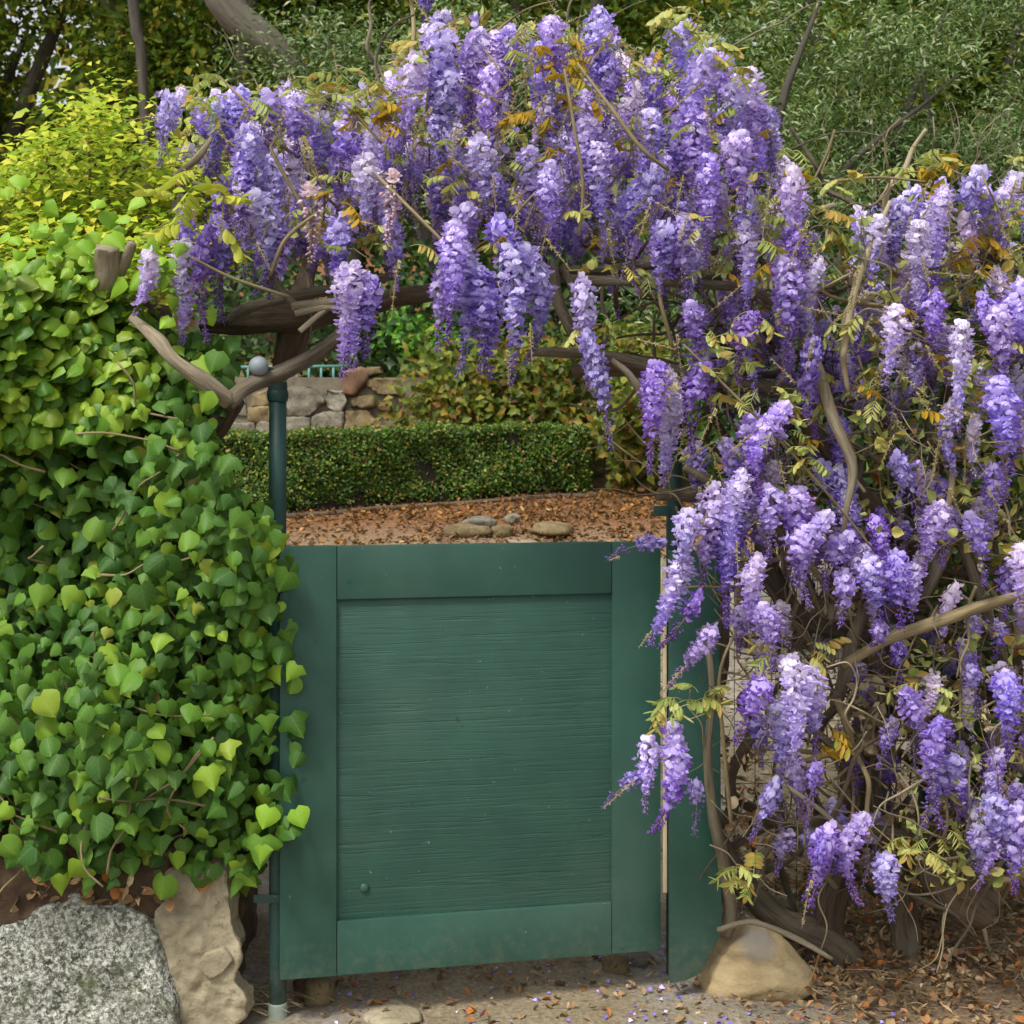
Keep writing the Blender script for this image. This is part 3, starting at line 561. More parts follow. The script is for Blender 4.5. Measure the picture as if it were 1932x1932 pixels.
leaf_mass('creeper', 'yellow-green creeper hanging over the right half of the stone wall behind the hedge', 'creeper', [(790, 655), (1320, 640), (1320, 760), (1180, 760), (1130, 700), (1000, 730), (940, 700), (830, 690), (800, 705), (770, 770), (740, 800), (730, 830), (1320, 830)], 11.9, 12.4, 5200, M_creep, .085, OVAL, clump=120)
leaf_mass('bush', 'dark leafy bush with yellowing leaves at the right end of the hedge', 'bush', [(1135, 720), (1320, 690), (1340, 930), (1180, 935), (1125, 880)], 10.9, 11.7, 2600, M_creep, .08, OVAL, clump=40)
leaf_mass('bush', 'bright green bush on top of the stone wall above the hedge', 'bush', [(760, 600), (880, 600), (880, 680), (760, 680)], 12.8, 13.6, 260, M_green, .08, OVAL, clump=7)
leaf_mass('bush', 'dark green bush on the bank above the stone wall behind the arch', 'bush', [(380, 520), (1400, 500), (1400, 690), (380, 710)], 13.4, 14.6, 9000, M_ever, .11, OVAL, clump=90)
t = leaf_mass('shrub', 'dark evergreen shrub standing behind the right-hand wisteria tangle', 'shrub', [(1330, 560), (2150, 420), (2150, 1240), (1760, 1250), (1680, 1080), (1560, 1000), (1330, 960)], 6.6, 7.6, 26000, M_ever, .06, OVAL, clump=260)
for k in range(14):
    a = P(1400 + k * 55, 1330, 7.2); a.z = gz(a.x, a.y); b = P(1350 + k * 58 + 60 * rng.random(), 520 + 150 * rng.random(), 7.1); c = (a + b) / 2 + Vector((.15 * rng.normal(), 0, 0)); V, F = tube([(*a, .03), (*c, .02), (*b, .008)], 7, 5, .1, k); mk('stem', V, F, M_barkd, t, smooth=True)

# ------------------------------------------------------------------ trees behind
def tree(name, label, cat, base, spread, ztop, n, mat, size, bases, trunk_r, limbs, seed, group=None, bark_m=M_oakb, zlow=None, cl=70, cr=.55, centre=None, droop=0, gaps=()):
    r = np.random.default_rng(seed); bx, by = base; t = thing(name, (bx, by, gz(bx, by)), label, cat, group); zb = float(gz(bx, by)); cx, cy = centre or base; zlow = zlow if zlow is not None else zb + (ztop - zb) * .35
    tops = []
    fork = Vector((bx + (cx - bx) * .4, by + (cy - by) * .4, zb + (zlow - zb) * .8)); V, F = tube([(bx, by, zb - .2, trunk_r * 1.2), (bx + .05, by, (zb + fork.z) / 2, trunk_r), (*fork, trunk_r * .85)], 10, 5, .12, seed); mk('trunk', V, F, bark_m, t, smooth=True)
    for k in range(limbs):
        a = 2 * math.pi * k / limbs + r.random(); e = Vector((cx + math.cos(a) * spread[0] * .75, cy + math.sin(a) * spread[1] * .75, zlow + (ztop - zlow) * (.35 + .6 * r.random()))); m_ = fork.lerp(e, .5) + Vector((r.normal() * .2, r.normal() * .2, .25)); V, F = tube([(*fork, trunk_r * .6), (*m_, trunk_r * .35), (*e, trunk_r * .1)], 7, 5, .12, seed + k); mk('limb', V, F, bark_m, t, smooth=True)
    c = r.normal(size=(cl, 3)); c /= np.linalg.norm(c, axis=1)[:, None]; c *= (r.random(cl) ** .45)[:, None]; c = c * [spread[0], spread[1], (ztop - zlow) / 2] + [cx, cy, (ztop + zlow) / 2]
    ci = r.integers(0, cl, n); pos = c[ci] + r.normal(size=(n, 3)) * cr * (.55 + .5 * r.random(cl))[ci][:, None] * [1, 1, .7]
    for hx, hz_, hr in gaps: pos = pos[((pos[:, 0] - hx) ** 2 + ((pos[:, 2] - hz_) * 1.3) ** 2) > (hr * (.55 + .75 * r.random(len(pos)))) ** 2]
    n = len(pos); U = unit(n) + np.array([0, 0, droop]); R = basis(unit(n) * .8 + [0, -.4, .7], U)
    o = scatter(bases, pos, R, size * (.65 + .7 * rng.random(n))).build('crown', mat, t); tag(o, kind='stuff'); return t
G1 = 'oaks behind the garden'; G2 = 'olive trees behind the arch'
tree('oak_tree', 'dark oak with sky showing through at the far left behind the lime shrub', 'tree', (-7.2, 19), (3.0, 1.5), 9.5, 26000, M_oak, .12, OVAL, .25, 6, 1, G1, zlow=4.2, cl=110, cr=.45, gaps=[(-6.1, 6.4, .8), (-6.4, 5.6, .45), (-5.5, 7.0, .4), (-4.6, 6.6, .3)])
tree('oak_tree', 'dark oak standing behind the top left of the blossom arch', 'tree', (-3.6, 17.5), (2.6, 1.4), 9.2, 26000, M_oak, .11, OVAL, .3, 6, 2, G1, zlow=3.8, cl=95, cr=.5, gaps=[(-5.65, 6.0, .85), (-5.9, 5.4, .5), (-5.0, 6.6, .4), (-4.1, 6.9, .3), (-3.2, 6.2, .3)])
tree('oak_tree', 'dark oak rising behind the middle of the blossom arch', 'tree', (.3, 18), (2.8, 1.5), 9.2, 20000, M_oak, .12, OVAL, .3, 6, 3, G1, zlow=3.6, cl=90, cr=.55)
tree('oak_tree', 'yellowish dark oak behind the olive at the upper right', 'tree', (4.8, 15.5), (2.8, 1.2), 8.5, 24000, M_oak, .1, OVAL, .28, 6, 4, G1, zlow=2.6, cl=95, cr=.6)
ot = thing('leaning_trunk', (-4.0, 14.2, gz(-4.0, 14.2)), 'thick grey trunk slanting across the top behind the left of the arch', 'tree', G1)
a, b, c, d = P(395, -60, 14), P(440, 30, 14), P(545, 125, 14), P(640, 330, 14.2); V, F = tube([(*a, .17), (*b, .17), (*c, .15), (*d, .16), (-1.6, 14.3, 1.8, .2)], 12, 6, .1, 3); mk('trunk', V, F, M_oakb, ot, smooth=True)
ot = thing('slim_tree', (-3.55, 14.6, gz(-3.5, 14.6)), 'slim bare trunk standing at the upper left behind the lime shrub', 'tree', G1)
V, F = tube([(*P(246, -40, 14.5), .06), (*P(258, 60, 14.5), .055), (*P(268, 120, 14.5), .05), (*P(280, 400, 14.5), .06), (-3.6, 14.6, 2.0, .07)], 9, 5, .08, 5); mk('trunk', V, F, M_oakb, ot, smooth=True)
tree('olive_tree', 'grey-green olive tree behind the right shoulder of the arch', 'tree', (2.1, 9.6), (1.5, .7), 5.0, 46000, M_olive, .055, SLIM, .1, 7, 7, G2, zlow=1.9, cl=85, cr=.2)
tree('olive_tree', 'grey-green olive tree filling the upper right corner', 'tree', (3.5, 9.9), (1.4, .7), 5.2, 40000, M_olive, .055, SLIM, .1, 7, 8, G2, zlow=1.7, cl=85, cr=.2)
tree('olive_tree', 'small olive tree with wispy sprays behind the crest of the arch', 'tree', (-.7, 13.8), (1.9, .7), 5.9, 36000, M_olive, .075, SLIM, .08, 7, 9, G2, zlow=3.6, cl=130, cr=.32)
# bare pale twigs in the olives
tw = thing('bare_shrub', (2.5, 8.8, gz(2.5, 8.8)), 'thin pale leafless twigs in front of the olive at the upper right', 'shrub')
for k in range(15):
    a = P(1500 + 460 * rng.random(), 430, 8.9); q = [(*a, .0045)]; cur = np.array(a); dr = np.array([.1 * rng.normal(), 0, 1.])
    for j in range(6): dr = dr + rng.normal(size=3) * [.5, .15, .3]; dr /= np.linalg.norm(dr); cur = cur + dr * (.12 + .12 * rng.random()); q.append((*cur, max(.001, .004 - .0006 * j)))
    V, F = tube(q, 4, 3, 0); mk('twig', V, F, M_barkp, tw, smooth=True)
V, F = tube([(P(1500, 480, 8.9).x, 8.85, float(gz(1.9, 8.85)), .02), (1.9, 8.85, 1.8, .016), (*P(1560, 430, 8.9), .01)], 6, 4, .1); mk('stem', V, F, M_barkp, tw, smooth=True)
# distant wooded hill
n = 34000; x = (rng.random(n) - .5) * 56; y = 26 + rng.random(n) * 10; z = gz(x, y) + rng.random(n) ** .8 * (7.2 + 1.0 * np.sin(x * .6 + 1) + .8 * np.sin(x * 1.7) - 7.4 * np.exp(-((x + 10.0) / 1.9) ** 2)); R = basis(unit(n) + [0, -.8, .6], unit(n))
tag(scatter(OVAL, np.stack([x, y, z], 1), R, .34 + .3 * rng.random(n)).build('far_woodland', M_oak), 'dark wooded hillside far behind the garden', 'woodland', kind='stuff')

# ------------------------------------------------------------------ ivy
ivy = thing('ivy', P(200, 1660, 4.1), 'dense heart-leaved green ivy covering the wall at the left of the gate', 'ivy')
IP = [(-220, 520), (40, 520), (75, 490), (130, 500), (160, 545), (260, 570), (350, 620), (430, 640), (440, 690), (425, 760), (395, 830), (440, 860), (415, 910), (500, 955), (548, 1050), (545, 1140), (585, 1270), (575, 1330), (555, 1400), (578, 1455), (535, 1500), (545, 1560), (510, 1610), (470, 1655), (380, 1680), (250, 1690), (170, 1672), (100, 1655), (0, 1600), (-220, 1580)]
def ivy_leaves(n, Y0, Y1, smin, smax, poly=IP):
    uv = spaced(poly, n) if n < 1500 else sample(poly, n); bul = .1 * np.sin(uv[:, 0] / 130 + uv[:, 1] / 210) + .05 * np.sin(uv[:, 1] / 90 - uv[:, 0] / 170)
    Y = Y0 + rng.random(n) * (Y1 - Y0) - bul; top = np.clip((900 - uv[:, 1]) / 400, 0, 1)
    nr = np.stack([rng.normal(size=n) * .5, -np.ones(n), .38 + rng.normal(size=n) * .5 + .5 * top], 1); dn = np.stack([rng.normal(size=n) * .55, -.2 * np.ones(n), -np.ones(n)], 1)
    return PP(uv, Y), basis(nr, -dn), smin + (smax - smin) * rng.random(n) ** 1.4, uv
IM = [mesh('leaf', V, F, M_ivy, {'rnd': np.zeros(len(V)), 'lc': A['lc']}, True) for V, F, A in IVY]
def leaf_obj(parent, meshes, pos, R, s, name='leaf'):
    M = Matrix.Translation(Vector(pos)) @ Matrix(R.tolist()).to_4x4() @ Matrix.Diagonal((s, s, s, 1)); return link(name, meshes[rng.integers(len(meshes))], parent, M)
pos, R, sc, uv = ivy_leaves(294, 3.79, 3.92, .036, .074)
for i in range(218): leaf_obj(ivy, IM, pos[i], R[i], sc[i])
mb = MB()
for n_, Y0, Y1, s0, s1 in ((1499, 3.85, 4.0, .028, .064), (1500, 3.98, 4.16, .026, .06)):
    pos, R, sc, uv = ivy_leaves(n_, Y0, Y1, s0, s1); q = scatter(IVY, pos, R, sc); V, F, A = q.arrays(); mb.add(V, F, **A)
tag(mb.build('foliage', M_ivy, ivy, True), kind='stuff')
pos, R, sc, uv = ivy_leaves(1500, 4.12, 4.32, .035, .07); tag(scatter(IVY, pos, R, sc).build('inner_foliage', M_ivyshade, ivy, True), kind='stuff')
pos, R, sc, uv = ivy_leaves(1900, 3.78, 4.05, .026, .064, [(-220, 480), (40, 490), (120, 470), (240, 510), (270, 580), (280, 660), (300, 720), (260, 780), (120, 820), (-220, 880)])
tag(scatter(IVY, pos, R, sc).build('young_foliage', foliage('young ivy leaf', [(0, '#4c7a20'), (.3, '#6b9626'), (.55, '#88ad2c'), (.8, '#a3bf34'), (1, '#7a8f2c')], .45, .3, .35, veins=True), ivy, True), kind='stuff')
# yellow-green young leaves at the lower edge, over the gate
YM = [mesh('leaf', V, F, foliage('fresh ivy leaf', [(0, '#86b52c'), (1, '#a5cf38')], .45, .3, .4, veins=True), {'rnd': np.zeros(len(V)), 'lc': A['lc']}, True) for V, F, A in IVY[:3]]
for u, v, s, a in [(508, 1545, .06, .3), (558, 1548, .055, -.5), (493, 1600, .085, .05), (565, 1440, .045, .4), (533, 1240, .05, .2), (560, 1275, .05, .6)]:
    p = P(u, v - 20, 3.9); R_ = basis(np.array([[.2 * a, -1, .3]]), np.array([[a, 0, 1.]]))[0]; leaf_obj(ivy, YM if v > 1500 and s < .08 else IM, p, R_, s)
for k in range(90):
    u, v = sample(IP, 1)[0]; p = P(u, v, 4.06 if k < 50 else 3.86); q = [(*p, .004)]; cur = np.array(p); dr = np.array([rng.normal() * .8, 0, -1. if k % 2 else .6])
    for j in range(4): dr = dr + rng.normal(size=3) * [.5, .15, .3]; dr /= np.linalg.norm(dr); cur = cur + dr * .07; q.append((*cur, .0032))
    if max(t_[0] for t_ in q) > P(470 if v > 850 else 400, 0, 4.06).x: continue
    V, F = tube(q, 5, 3, 0); mk('stem', V, F, M_twig, ivy, smooth=True)
# broken grey stump poking out over the ivy
V, F = tube([(*P(60, 640, 4.15), .04), (*P(150, 590, 4.05), .036), (*P(198, 535, 3.93), .034), (*P(203, 480, 3.88), .033), (*P(204, 466, 3.87), .031)], 10, 5, .2, 2); st = mk('stump', V, F, M_barkp, smooth=True); tag(st, 'cut grey stump poking out between the lime shrub and the ivy', 'stump')
V, F = tube([(*P(215, 530, 3.93), .02), (*P(238, 485, 3.9), .016), (*P(250, 458, 3.88), .012)], 8, 4, .15, 4); mk('stub', V, F, M_barkp, st, smooth=True)

# ------------------------------------------------------------------ lime shrub
for x0_, y0_, k_ in [(30, 470, 26), (110, 440, 22), (165, 455, 16), (250, 500, 22), (300, 470, 16), (330, 540, 20), (-20, 440, 14), (70, 400, 9), (215, 420, 8)]:
    for _ in range(k_ // 2):
        p = P(x0_ + rng.normal() * 34, y0_ + rng.normal() * 26, 3.86 + .12 * rng.random()); R_ = basis(np.array([[rng.normal() * .5, -1, .6 + .5 * rng.normal()]]), np.array([[rng.normal() * .7, 0, 1.]]))[0]; o_ = leaf_obj(ivy, YM[:2], p, R_, .034 + .035 * rng.random() ** 2)
ls = thing('lime_shrub', P(180, 520, 4.7), 'bright lime-green leafy shrub growing above the ivy on the left', 'shrub')
LP = [(-220, 330), (20, 310), (30, 245), (90, 235), (120, 290), (160, 165), (210, 210), (230, 200), (240, 270), (310, 270), (345, 300), (420, 320), (440, 400), (400, 480), (330, 540), (250, 590), (120, 575), (60, 600), (-220, 570)]
n = 11000; uv = sample(LP, n); cl = np.array([sample(LP, 1)[0] for _ in range(120)]); ci = rng.integers(0, 120, n); uv = np.where(rng.random(n)[:, None] < .7, cl[ci] + rng.normal(size=(n, 2)) * [44, 32], uv); Y = 4.25 + .55 * rng.random(n)
kp = rng.random(n) < np.clip((640 - uv[:, 1]) / 150, .12, 1); uv, Y = uv[kp], Y[kp]; n = len(Y)
R = basis(unit(n) * .55 + [0, -.5, 1], unit(n)); tag(scatter([quad_leaf(.28, .1, .08), quad_leaf(.34, .15, .05)], PP(uv, Y - .33 * np.clip((uv[:, 1] - 400) / 120, 0, 1)), R, .022 + .028 * rng.random(n)).build('foliage', M_lime, ls), kind='stuff')
for k in range(16):
    u, v = sample(LP, 1)[0]; a = P(120 + 100 * rng.random(), 560, 4.6); b = P(u, v, 4.4); c = (a + b) / 2 + Vector((.05 * rng.normal(), 0, .03)); V, F = tube([(*a, .01), (*c, .007), (*b, .003)], 6, 5, .1, k); mk('branch', V, F, M_twig, ls, smooth=True)

# ------------------------------------------------------------------ wisteria flowers
STY = {'pale': (['#e4dbf1', '#cbbfee', '#a896e4'], ['#c8b9e8', '#a892de', '#8468cc'], '#8163c6', .88),
       'lav': (['#d6ccf5', '#b4a4ee', '#8c70da'], ['#ab96e2', '#8264d0', '#6541b8'], '#6c45b8', .72),
       'vio': (['#bfb0ef', '#9a82e0', '#7554c8'], ['#866ad2', '#6d4ac0', '#6039ae'], '#663eb2', .62),
       'deep': (['#937bdb', '#7b5dca', '#6a46ba'], ['#6f4cc0', '#5f3aae', '#5430a0'], '#57349a', .45),
       'pink': (['#e6dcea', '#d6c8e4', '#bfaadc'], ['#d2c2de', '#b9a2d6', '#9c82cc'], '#a187c4', .85),
       'wisp': (['#b3a1ec', '#9780e0', '#8a6ad0'], ['#866ad2', '#7a56c0', '#7048ae'], '#8560b8', .1),
       'blush': (['#e4cfd4', '#d9c3d0', '#c6b2d8'], ['#dcc2c8', '#cdb3c6', '#b7a0d0'], '#d6b8c0', .15)}
BV = np.array([[0, 0, -.002], [.001, 0, .008], [-.001, .007, 0], [-.002, .0115, .007], [-.0035, .009, .0145], [-.003, .0035, .0172], [-.001, 0, .0155], [-.003, -.0035, .0172], [-.0035, -.009, .0145], [-.002, -.0115, .007], [-.001, -.007, 0]])
BF = np.array([[1, a, b] for a, b in zip([0, 2, 3, 4, 5, 6, 7, 8, 9, 10], [2, 3, 4, 5, 6, 7, 8, 9, 10, 0])])
WV = np.array([[.001, .002, -.001], [.008, .006, .0015], [.0155, .003, -.003], [.008, .0012, -.0065], [.001, -.002, -.001], [.008, -.006, .0015], [.0155, -.003, -.003], [.008, -.0012, -.0065]])
WF = np.array([[0, 1, 2], [0, 2, 3], [4, 6, 5], [4, 7, 6]])
UV_ = np.array([[0, 0, 0], [.006, .0032, 0], [.006, 0, .0035], [.006, -.0032, 0], [.006, 0, -.0035], [.0145, 0, .0004]])
UF = np.array([[0, 1, 2], [0, 2, 3], [0, 3, 4], [0, 4, 1], [5, 2, 1], [5, 3, 2], [5, 4, 3], [5, 1, 4]])
STEM = hexc('#8f8468'); STEMP = hexc('#8a6a8e')
def raceme(L, W, n, style, seed, bare=0):
    r = np.random.default_rng(seed); mb = MB(); ban, win, bud, tb = STY[style]; ban = [hexc(c) for c in ban]; win = [hexc(c) for c in win]; bud = hexc(bud)
    cv = np.array([r.normal() * .012, r.normal() * .012]); ax = lambda t: np.array([cv[0] * math.sin(t * 3), cv[1] * math.sin(t * 2.5), -t * L])
    V, F = tube([(*ax(t), .0016 * (1.1 - .7 * t)) for t in np.linspace(0, 1 + bare, 7)], 4, 2, 0); mb.add(V, F, col=STEM)
    for i in range(n):
        t = (i + r.random()) / n; t = t ** .92; a = i * 2.39996 + r.normal() * .35; prof = (min(1, .55 + t * 2.2)) * (1 - .82 * max(0, t - .15) ** 1.1 / .85 ** 1.1); R_ = W / 2 * prof * (.62 + .42 * r.random())
        e = np.array([math.cos(a), math.sin(a), 0]); isb = t > tb + r.normal() * .06; base = ax(t)
        tip = base + e * max(R_ - .012, .004) + [0, 0, (.012 if not isb else -.012) * (1 - t * .5) + r.normal() * .004]
        side = np.array([-e[1], e[0], 0]) * (.0013 if style == 'wisp' else .0008); mb.add([base + side, base - side, tip], [[0, 1, 2]], col=STEM if style == 'wisp' or r.random() < .4 else STEMP)
        elev = (r.normal() * .35 + (.25 if not isb else -.75 - .4 * t)); X = e * math.cos(elev) + np.array([0, 0, math.sin(elev)]); sw = r.normal() * .5; Yv = np.array([-e[1], e[0], 0]); X = X * math.cos(sw) + Yv * math.sin(sw); X /= np.linalg.norm(X)
        Yv = np.cross([0, 0, 1], X); Yv /= np.linalg.norm(Yv) + 1e-9; Zv = np.cross(X, Yv); Rm = np.stack([X, Yv, Zv], 1); j = 1 + r.normal() * .07
        if isb:
            s = (1.2 - .55 * t) * (.85 + .3 * r.random()) * (.72 if style == 'wisp' else 1) * (1.25 if style == 'blush' else 1); c = bud * j * (1 + .15 * r.normal()); c2 = np.tile(np.clip(c, 0, 1), (6, 1)); c2[5] = np.clip(c * 1.45 + .03, 0, 1); c2[0] = STEMP
            mb.add(UV_ * s @ Rm.T + tip, UF, col=c2)
        else:
            s = (1.0 - .22 * t) * (.8 + .34 * r.random()); b = lerp3(ban, t + r.normal() * .13) * j; c = np.tile(np.clip(b, 0, 1), (11, 1)); c[1] = np.clip(b * .78 + hexc('#e4dcc8') * .22, 0, 1); c[0] = np.clip(b * .7 + hexc('#d8d49a') * .3, 0, 1)
            fl = BV * s; fl = fl + np.stack([r.normal(size=11) * .0009, r.normal(size=11) * .0009, r.normal(size=11) * .0009], 1)
            mb.add(fl @ Rm.T + tip, BF, col=c)
            wc = np.tile(np.clip(lerp3(win, t + r.normal() * .15) * j, 0, 1), (8, 1)); mb.add(WV * s * (.9 + .3 * r.random()) @ Rm.T + tip, WF, col=wc)
    me = mb.mesh('flower_cluster', M_petal, False); return (L, W, me, mb.arrays())
VAR = {}
sd_ = 100
for st_, wd in (('pink', .09), ('wisp', .085), ('pale', .095), ('lav', .105), ('vio', .105), ('deep', .095), ('blush', .08)):
    VAR[st_] = []
    for L in (.13, .19, .25, .33):
        for k in range(2 if st_ in ('lav', 'vio', 'pale', 'deep', 'wisp') else 1):
            sd_ += 1; VAR[st_].append(raceme(L, wd * (.85 + .12 * k) * (.9 + .4 * (L - .13)), int(({'blush': 420, 'wisp': 380}.get(st_, 680)) * L * wd / .1 * (1 if k == 0 else .8)) + 14, st_, sd_, {'deep': .12, 'wisp': .22}.get(st_, 0)))
nfl = [0, 0]
BACK = {}
def flower(root, p0, p1, w_, st_, name='flower_cluster', merged=False):
    p0, p1 = Vector(p0), Vector(p1); d = p1 - p0; L = d.length; vs_ = sorted(VAR[st_], key=lambda v: abs(math.log(v[0] / L)) + .12 * rng.random())[:2]; Lv, Wv, me, arr = vs_[rng.integers(2)] if abs(math.log(vs_[1][0] / L)) < .3 else vs_[0]
    z = -d.normalized(); ang_ = rng.random() * 6.283; x = Vector((math.cos(ang_), math.sin(ang_), 0)); x = (x - z * x.dot(z)).normalized(); y = z.cross(x); s = min(1.35, max(.75, w_ / Wv)) if w_ else .9 + .25 * rng.random(); sz = L / Lv
    s = min(max(s, sz * .7), sz * 1.35); M = Matrix((x * s, y * s, z * sz)).transposed().to_4x4(); M.translation = p0
    if merged:
        A = np.array(M); V, F, at = arr; BACK.setdefault(root.name, (root, MB()))[1].add(V @ A[:3, :3].T + A[:3, 3], F, col=at['col'] * (.85 + .3 * rng.random())); return
    return link(name, me, root, M)
arch = thing('wisteria_vine', P(1330, 1780, 4.3), 'lilac wisteria in full bloom trained over the gate as an arch', 'wisteria', 'wisterias in bloom')
rgt = thing('wisteria_vine', P(1640, 1740, 4.45), 'tangled lilac wisteria with thick bare trunks at the right of the rounded rock', 'wisteria', 'wisterias in bloom')
def owner(u, v): return rgt if (u > 1590 or (v > 1230 and u > 1415)) else arch
HERO = [(320, 190, 302, 312, 58, 'vio'), (410, 205, 388, 325, 88, 'lav'), (470, 250, 458, 400, 84, 'lav'), (455, 300, 440, 480, 70, 'vio'), (482, 375, 470, 550, 96, 'lav'), (430, 460, 430, 600, 90, 'deep'), (395, 440, 400, 640, 60, 'deep'), (345, 465, 340, 645, 78, 'pale'), (278, 490, 252, 590, 58, 'pale'), (585, 355, 585, 485, 64, 'blush'), (608, 230, 600, 340, 90, 'lav'), (650, 270, 640, 350, 70, 'deep'),
        (560, 180, 550, 290, 80, 'lav'), (505, 185, 500, 270, 80, 'vio'), (530, 440, 520, 560, 80, 'deep'), (690, 305, 682, 440, 88, 'pale'), (740, 330, 730, 450, 80, 'blush'), (650, 420, 645, 560, 90, 'lav'), (648, 515, 640, 705, 78, 'pale'), (695, 530, 690, 670, 70, 'vio'), (670, 510, 668, 690, 90, 'pale'), (735, 420, 742, 545, 55, 'vio'),
        (855, 430, 835, 640, 90, 'lav'), (870, 470, 860, 705, 105, 'lav'), (905, 520, 905, 700, 100, 'vio'), (960, 460, 955, 720, 100, 'lav'), (990, 480, 985, 680, 85, 'lav'), (830, 520, 825, 660, 60, 'vio'), (925, 560, 930, 710, 90, 'lav'), (940, 425, 945, 540, 90, 'vio'), (880, 400, 885, 500, 90, 'lav'),
        (1100, 535, 1110, 720, 70, 'lav'), (1108, 640, 1152, 845, 68, 'vio'), (905, 265, 925, 420, 112, 'lav'), (1000, 290, 1010, 450, 110, 'vio'), (1040, 320, 1050, 480, 100, 'lav'), (1100, 240, 1112, 400, 110, 'lav'), (1130, 280, 1140, 430, 90, 'pale'), (830, 60, 815, 200, 100, 'lav'), (905, 70, 890, 210, 100, 'lav'), (785, 115, 775, 260, 80, 'pale'), (850, 150, 845, 300, 100, 'vio'), (960, 60, 960, 170, 90, 'vio'), (1040, 40, 1040, 150, 70, 'lav'),
        (1130, 28, 1120, 200, 78, 'lav'), (1150, 120, 1140, 240, 70, 'vio'), (1290, 50, 1295, 200, 80, 'lav'), (1340, 110, 1322, 340, 90, 'lav'), (1310, 190, 1310, 420, 90, 'vio'), (1335, 300, 1330, 500, 95, 'vio'), (1280, 240, 1285, 380, 80, 'vio'), (1415, 140, 1440, 300, 80, 'pale'), (1450, 210, 1462, 320, 60, 'vio'), (1390, 260, 1400, 400, 85, 'lav'), (1385, 170, 1380, 290, 70, 'lav'), (1225, 220, 1215, 340, 70, 'lav'), (1235, 330, 1230, 430, 60, 'vio'),
        (1250, 430, 1265, 520, 80, 'lav'), (1290, 420, 1310, 560, 70, 'vio'), (1405, 430, 1403, 580, 58, 'pale'), (1500, 330, 1498, 445, 68, 'pale'), (1490, 440, 1480, 560, 60, 'deep'), (1490, 500, 1485, 680, 92, 'lav'), (1545, 505, 1540, 640, 55, 'pale'), (1303, 580, 1300, 690, 72, 'vio'), (1535, 650, 1525, 790, 55, 'vio'), (1240, 690, 1228, 890, 72, 'vio'), (1262, 750, 1246, 910, 78, 'pale'), (1330, 700, 1320, 850, 70, 'deep'), (1420, 600, 1400, 720, 80, 'deep'),
        (1480, 775, 1455, 940, 105, 'lav'), (1420, 790, 1405, 920, 80, 'vio'), (1350, 930, 1320, 1110, 110, 'lav'), (1400, 900, 1385, 1060, 80, 'pale'), (1300, 970, 1290, 1090, 70, 'lav'), (1375, 980, 1370, 1180, 70, 'vio'), (1500, 930, 1495, 1060, 100, 'lav'), (1455, 930, 1450, 1050, 80, 'vio'), (1560, 980, 1545, 1140, 110, 'lav'), (1520, 1010, 1505, 1100, 90, 'vio'), (1600, 1020, 1570, 1110, 80, 'vio'),
        (1290, 1055, 1225, 1210, 84, 'pale'), (1310, 1130, 1245, 1215, 50, 'deep'), (1430, 1065, 1455, 1200, 82, 'pale'), (1440, 1150, 1450, 1260, 70, 'vio'), (1345, 1195, 1265, 1295, 60, 'vio'), (1490, 1250, 1500, 1440, 120, 'pale'), (1530, 1270, 1540, 1420, 90, 'lav'), (1440, 1290, 1390, 1400, 90, 'vio'), (1480, 1330, 1470, 1480, 90, 'lav'), (1265, 1380, 1212, 1560, 78, 'lav'), (1225, 1400, 1220, 1530, 64, 'lav'), (1200, 1465, 1142, 1522, 26, 'deep'), (1240, 1025, 1152, 1055, 40, 'deep'),
        (1310, 1485, 1310, 1570, 46, 'deep'), (1460, 1485, 1415, 1580, 50, 'vio'), (1540, 1450, 1520, 1560, 50, 'deep'), (1560, 1570, 1530, 1710, 70, 'vio'), (1545, 1600, 1515, 1690, 40, 'deep'), (1630, 1550, 1640, 1700, 96, 'lav'), (1670, 1620, 1685, 1730, 70, 'vio'),
        (1780, 365, 1770, 520, 76, 'pale'), (1700, 385, 1690, 500, 88, 'lav'), (1660, 420, 1640, 540, 80, 'pale'), (1735, 430, 1730, 600, 90, 'pale'), (1850, 330, 1845, 430, 70, 'lav'), (1910, 350, 1905, 480, 60, 'pale'), (1690, 590, 1670, 720, 96, 'pale'), (1815, 620, 1805, 810, 66, 'pale'), (1880, 590, 1890, 740, 80, 'lav'), (1885, 720, 1885, 940, 92, 'vio'), (1925, 540, 1930, 680, 80, 'lav'), (1760, 560, 1755, 680, 70, 'vio'),
        (1690, 870, 1725, 1010, 60, 'deep'), (1775, 960, 1745, 1080, 96, 'lav'), (1830, 980, 1850, 1100, 60, 'vio'), (1640, 1060, 1660, 1170, 70, 'lav'), (1690, 1050, 1700, 1180, 70, 'vio'), (1590, 1090, 1580, 1180, 60, 'vio'), (1925, 1040, 1915, 1140, 70, 'pale'), (1710, 1310, 1790, 1400, 74, 'deep'), (1775, 1370, 1790, 1560, 96, 'deep'), (1800, 1440, 1750, 1560, 80, 'vio'), (1835, 1270, 1845, 1350, 50, 'deep'), (1895, 1280, 1895, 1420, 84, 'vio'), (1850, 1570, 1840, 1640, 80, 'vio'), (1920, 1530, 1915, 1680, 80, 'lav'), (1870, 1510, 1900, 1620, 80, 'vio'), (1660, 1180, 1640, 1210, 60, 'vio'), (800, -20, 796, 40, 50, 'vio')]
cnt = {arch.name: 0, rgt.name: 0}
